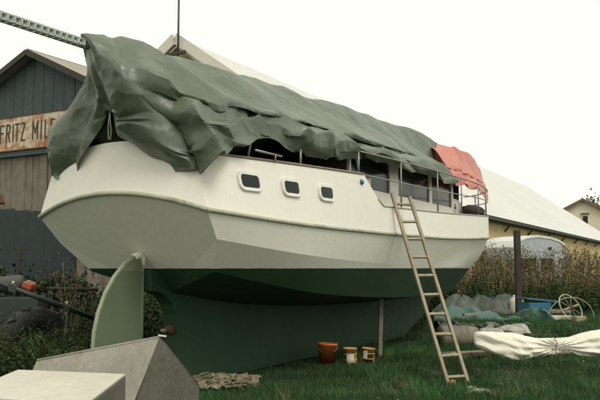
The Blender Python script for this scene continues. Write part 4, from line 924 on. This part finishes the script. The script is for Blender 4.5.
def rock(px, py, r, label, seed, m='stone', flat=.6, name='stone', group=None):
    c = gnd(px, py); c[2] = G(c); rr = np.random.default_rng(seed); bm = bmesh.new(); bmesh.ops.create_icosphere(bm, subdivisions=3, radius=1)
    pl = rr.normal(size=(9, 3)); pl /= np.linalg.norm(pl, axis=1, keepdims=True); dd = rr.uniform(.55, .9, 9)
    V = np.array([v.co[:] for v in bm.verts]); Fc = [[v.index for v in f.verts] for f in bm.faces]; bm.free()
    for p_, d_ in zip(pl, dd): k = np.maximum(0, V @ p_ - d_); V -= k[:, None] * p_
    V = V * np.array([1.25, .9, flat]) * r; V[:, 2] += r * flat * .55; return tag(MB().add(V + c, Fc).build(name, M[m], None), label, 'stone', group, 'thing')
for i, (px, py, r) in enumerate([(493, 338, .30), (506, 337, .34), (520, 335, .30), (513, 341, .22), (498, 344, .2)]):
    rock(px, py, r, ('broken grey stone slab touching the end of the log', 'largest grey stone slab above the white canvas', 'grey stone slab farthest right above the white canvas', 'small grey stone slab right against the canvas top edge', 'smallest grey stone slab at the left end of the canvas')[i], 30 + i, name='stone_slab', group='stone slabs behind the canvas')
for i, (px, py, r) in enumerate([(462, 390, .06), (473, 391, .085), (478, 397, .09), (486, 396, .08), (470, 397, .06), (492, 399, .06), (481, 392, .06), (468, 386, .05)]):
    rock(px, py, r, 'pale broken stone in the grass at the foot of the ladder', 60 + i, group='stones at the ladder foot', name='stone')

# white canvas bundle
secs = [(473.5, 336, 345, .05), (476, 332.5, 347, .10), (484, 331, 351, .17), (496, 331.5, 356.5, .24), (509, 332.5, 360.5, .28), (523, 334.5, 360.5, .27), (537, 338, 357, .20), (548, 338.5, 355, .17), (555, 338.5, 353.5, .14), (562, 337.5, 354, .16), (572, 336.5, 354.5, .20), (584, 332.5, 357, .26), (597, 330, 357, .28), (612, 328, 357.5, .28), (628, 327.5, 357, .24), (636, 332, 355, .1)]
NA = 72; q = []
SS = crom(np.array(secs, float), 170)
for i, (px, yt, yb, hd) in enumerate(SS):
    Yd = 13.75 + (px - 475) * .0042; a = dep(px, yt, Yd); b = dep(px, yb, Yd); zt, zb_ = a[2], max(b[2], -.02); c = (a + b) / 2; h = (zt - zb_) / 2; row = []
    dpin = (px - 555) * .019; near = math.exp(-abs(dpin) / .55)
    for j in range(NA + 1):
        an = 2 * math.pi * j / NA; ca_, sa = math.cos(an), math.sin(an)
        y0 = ca_ * hd; z0_ = sa * h                      # belly sags forward and down, top edge stays taut
        y0 -= hd * .45 * max(0, -sa) ; 
        ang = math.atan2(z0_, abs(dpin) + .02)            # folds fan out of the tie
        ph = ang * 5.5 + .35 * float(vnoise(dpin * 3, ang * 2, 7)) + (0 if dpin < 0 else .4); fold = (1 - 4 * abs(ph % 1 - .5))
        ph2 = (z0_ * 3.2 + dpin * 1.5 + .5 * float(vnoise(dpin * 2.2, z0_ * 5, 9))); fold2 = 1 - 4 * abs(ph2 % 1 - .5)
        amp_ = .030 * min(1, abs(dpin) / .12 + .3) * (.55 + near) * (1 - .7 * max(0, sa) ** 6)
        y0 += (fold * amp_ + fold2 * .022) * (-1 if ca_ < 0 else 1)
        row.append((c[0] + .012 * fold2, Yd + y0, (zt + zb_) / 2 + z0_ + .012 * float(vnoise(px * .12, an * 2, 3))))
    q.append(row)
mb = MB().grid(q); o = mb.build('canvas_bundle', M['sheet'], None, True); tag(o, 'long white canvas bundle tied at its middle, lying on the grass', 'canvas')
me = o.data
pc = q[int(110 * 7 / 14)]; 
ii = int(np.argmin(abs(SS[:, 0] - 554))); ring = [np.array(p) + (np.array(p) - np.mean(q[ii], 0)) * .06 for p in q[ii]]
MB().tube(ring, .012, 6, False).build('tie_cord', M['rope'], o, True)

# ------------------------------------------------------------------ weeds, undergrowth and grass
def stalks(N, xy, hmin, hmax, seed, cols, headcol, leafn=9, wid=.008, lean=.25, headn=10, headsize=.03, leafsize=.05):
    r = np.random.default_rng(seed); V = []; T = []
    base = xy(N, r); H_ = r.uniform(hmin, hmax, N) * (1 + .25 * vnoise(base[:, 0] * .8, base[:, 1] * .8, seed)); ln = r.normal(size=(N, 2)) * lean
    ci = r.integers(0, len(cols), N); cc = np.array(cols)[ci] * r.uniform(.7, 1.3, (N, 1))
    gz0 = gz(base[:, 0], base[:, 1])
    def at(f): return np.stack([base[:, 0] + ln[:, 0] * H_ * f ** 1.6, base[:, 1] + ln[:, 1] * H_ * f ** 1.6, gz0 + H_ * f], 1)
    fs = [0, .35, .7, 1.0]
    for a, b in zip(fs[:-1], fs[1:]):
        p, q = at(a), at(b); w = wid * (1 - .6 * a); dx = np.array([w, w * .4, 0]); V.append(np.stack([p - dx, p + dx, q + dx * .7, q - dx * .7], 1).reshape(-1, 3)); T.append(np.repeat(cc, 4, 0))
    f = r.uniform(.15, .95, (N, leafn))
    for k in range(leafn):
        p = np.stack([base[:, 0] + ln[:, 0] * H_ * f[:, k] ** 1.6, base[:, 1] + ln[:, 1] * H_ * f[:, k] ** 1.6, gz0 + H_ * f[:, k]], 1) + r.normal(size=(N, 3)) * .05 * np.array([1, 1, .4])
        v, t, _ = leafmesh(p, leafsize, cc * r.uniform(.6, 1.2, (N, 1)), seed + k + 100); V.append(v); T.append(t)
    hc = np.array(headcol)
    for k in range(headn):
        p = at(np.float64(1.0)) + r.normal(size=(N, 3)) * np.array([.06, .06, .09]); v, t, _ = leafmesh(p, headsize, hc * r.uniform(.5, 1.4, (N, 1)), seed + k + 300); V.append(v); T.append(t)
    return np.concatenate(V), np.concatenate(T)
def band(x0, x1, y0, y1):
    def f(N, r):
        a = r.uniform(0, 1, N); Y = r.uniform(y0, y1, N); px = x0 + (x1 - x0) * a; return np.stack([(px - 300) / FPX * Y, Y], 1)
    return f
brown = [(.17, .135, .07), (.24, .19, .10), (.10, .095, .04), (.06, .075, .025)]
V, T = stalks(1500, band(455, 645, 28.6, 32.8), .7, 2.3, 41, brown, (.12, .08, .035), 9, .012, .17, 9, .04, .055)
tag(fastmesh('dry_weeds', V, T, 4, M['leaf']), 'tall brown dry weeds standing between the boat and the long barn', 'weeds', kind='stuff')
green = [(.035, .065, .020), (.048, .085, .026), (.065, .078, .028), (.028, .054, .017)]
def mixband(parts):
    def f(N, r):
        c = np.array([p[0] for p in parts], float); c /= c.sum(); k = (c * N).astype(int); k[0] += N - k.sum(); return np.concatenate([p[1](m, r) for m, p in zip(k, parts)])
    return f
V, T = stalks(4200, mixband([(3.4, band(462, 645, 28.2, 31.5)), (2.6, band(-60, 250, 15.6, 20)), (2, band(250, 425, 20, 27)), (1.6, band(415, 480, 30, 33))]), .45, 1.15, 51, green, (.04, .06, .02), 16, .008, .22, 4, .03, .065)
tag(fastmesh('green_undergrowth', V, T, 4, M['leaf']), 'dark green undergrowth behind the boat and along the barns', 'undergrowth', kind='stuff')
V, T = stalks(1900, mixband([(1, band(-30, 92, 11.6, 14.2)), (1, band(-20, 95, 9.9, 11.3))]), .2, .75, 61, green, (.05, .055, .02), 14, .006, .25, 3, .022, .036)
tag(fastmesh('nettles', V, T, 4, M['leaf']), 'low dark nettles around the tyre and engine at the left', 'nettles', kind='stuff')
V, T = stalks(26, band(56, 82, 12.8, 13.6), 1.0, 1.7, 71, brown[:2], (.11, .085, .045), 3, .006, .16, 10, .03, .03)
tag(fastmesh('dry_stalks', V, T, 4, M['leaf']), 'clump of brown dry stalks between the blue fence and the stern', 'weeds', kind='stuff')
def shrub(px, Y, h, rx, label, seed, col, N=1500, leaf=.07):
    b = np.array([(px - 300) / FPX * Y, Y, 0]); t = thing('shrub', b, label, 'shrub', 'shrubs along the back of the yard'); r = np.random.default_rng(seed); mb = MB()
    for k in range(6):
        a = r.uniform(0, 6.28); mb.tube([b, b + np.array([math.cos(a) * rx * .3, math.sin(a) * rx * .3, h * .4]), b + np.array([math.cos(a) * rx * .7, math.sin(a) * rx * .7, h * .8])], [.025, .018, .006], 5)
    mb.build('stems', M['post'], t, True)
    P, i = crown_pts(b + (0, 0, h * .52), rx, rx * .8, h * .5, N, seed, 16); P[:, 2] = np.maximum(P[:, 2], .05); V, TT, k = leafmesh(P, leaf, tints(N, col, .35, seed) * (1 + .25 * np.sin(i * 1.7))[:, None], seed); fastmesh('foliage', V, TT, k, M['leaf'], t)
shrub(8, 14.3, 1.75, .8, 'dark shrub at the left edge before the blue fence', 1, (.03, .045, .02))
shrub(48, 14.0, 1.6, .7, 'dark shrub before the blue fence beside the brown stalks', 2, (.035, .05, .02))
shrub(78, 17.5, 1.5, .9, 'dark shrub seen just left of the rudder beneath the stern', 3, (.025, .045, .018))
shrub(155, 19.0, 1.5, 1.1, 'dark shrub showing through the propeller opening', 4, (.025, .045, .018))
shrub(395, 22.5, 1.55, 1.3, 'dark shrub under the hull left of the ladder top half', 6, (.022, .04, .016), 2200)
# grass
def grass(N, ymin, ymax, hm, wd, seed):
    r = np.random.default_rng(seed); Y = np.sqrt(r.uniform(ymin ** 2, ymax ** 2, N)); px = r.uniform(-25, 625, N); X = (px - 300) / FPX * Y
    dens = .5 + .5 * vnoise(X * .9, Y * .9, 5); patch = vnoise(X * 2.3, Y * 2.3, 17); keep = r.uniform(0, 1, N) < np.clip(.12 + 1.3 * dens, 0, 1) * (1 - .65 * np.exp(-(((X - O[0]) * n[0] + (Y - O[1]) * n[1]) / 1.0) ** 4))
    X, Y, px, patch = X[keep], Y[keep], px[keep], patch[keep]; N = len(X)
    h = hm * r.uniform(.35, 1.35, N) * (1 + .75 * patch); a = r.uniform(0, 6.283, N); w = wd * r.uniform(.6, 1.3, N); ln = r.uniform(.1, .95, N) * h; a2 = r.uniform(0, 6.283, N); z = gz(X, Y)
    b0 = np.stack([X - np.cos(a) * w, Y - np.sin(a) * w, z - .01], 1); b1 = np.stack([X + np.cos(a) * w, Y + np.sin(a) * w, z - .01], 1); t = np.stack([X + np.cos(a2) * ln, Y + np.sin(a2) * ln, z + h], 1)
    V = np.stack([b0, b1, t], 1).reshape(-1, 3)
    pal = np.array([(.027, .070, .020), (.040, .094, .027), (.064, .114, .038), (.020, .052, .016), (.12, .115, .05)]); ci = r.choice(5, N, p=[.34, .30, .16, .17, .03]); c = pal[ci] * r.uniform(.75, 1.25, (N, 1)) * (1 + .38 * vnoise(X * .7, Y * .7, 23) + .25 * vnoise(X * 2.7, Y * 2.7, 29))[:, None]
    return V, np.repeat(c, 3, 0)
g1 = grass(260000, 8.2, 15.5, .085, .0042, 1); g2 = grass(170000, 15.5, 30, .10, .010, 2)
def tufts(NT, nb, seed):
    r = np.random.default_rng(seed); Y = np.sqrt(r.uniform(8.4 ** 2, 24 ** 2, NT)); X = (r.uniform(150, 625, NT) - 300) / FPX * Y; k = vnoise(X * .6, Y * .6, 61) > -.25; X, Y = X[k], Y[k]; NT = len(X)
    sz = r.uniform(.5, 1.5, NT); cc = np.array([(.045, .125, .040), (.075, .15, .05), (.03, .09, .03), (.13, .13, .055)])[r.choice(4, NT, p=[.4, .25, .25, .1])]
    X = np.repeat(X, nb) + r.normal(size=NT * nb) * .05 * np.repeat(sz, nb); Y = np.repeat(Y, nb) + r.normal(size=NT * nb) * .05 * np.repeat(sz, nb); N = NT * nb
    h = np.repeat(sz, nb) * r.uniform(.06, .17, N); a = r.uniform(0, 6.283, N); a2 = r.uniform(0, 6.283, N); ln = r.uniform(.2, 1.0, N) * h; z = gz(X, Y); w = .0055 * r.uniform(.7, 1.4, N)
    V = np.stack([np.stack([X - np.cos(a) * w, Y - np.sin(a) * w, z - .01], 1), np.stack([X + np.cos(a) * w, Y + np.sin(a) * w, z - .01], 1), np.stack([X + np.cos(a2) * ln, Y + np.sin(a2) * ln, z + h], 1)], 1).reshape(-1, 3)
    return V, np.repeat(np.repeat(cc, nb, 0) * r.uniform(.7, 1.3, (N, 1)), 3, 0)
g3 = tufts(1500, 34, 5)
tag(fastmesh('grass', np.concatenate([g1[0], g2[0], g3[0]]), np.concatenate([g1[1], g2[1], g3[1]]), 3, M['leaf']), 'rough dark green grass over the whole yard', 'grass', kind='stuff')

r = np.random.default_rng(77); N = 420; Y = r.uniform(9, 20, N); X = (r.uniform(200, 620, N) - 300) / FPX * Y; k = vnoise(X * .8, Y * .8, 41) > -.1; X, Y = X[k], Y[k]; N = len(X)
c = np.stack([X, Y, gz(X, Y) + r.uniform(.03, .075, N)], 1); a = r.normal(size=(N, 3)) * (1, 1, .35); a /= np.linalg.norm(a, axis=1, keepdims=True); b = np.cross(a, (0, 0, 1)); sz = r.uniform(.012, .034, (N, 1))
tag(fastmesh('fallen_leaves', np.stack([c - a * sz, c + b * sz * .6, c + a * sz, c - b * sz * .6], 1).reshape(-1, 3), np.repeat(tints(N, (.20, .16, .07), .4, 3), 4, 0), 4, M['leaf']), 'scattered yellowish fallen leaves on the grass', 'leaves', kind='stuff')
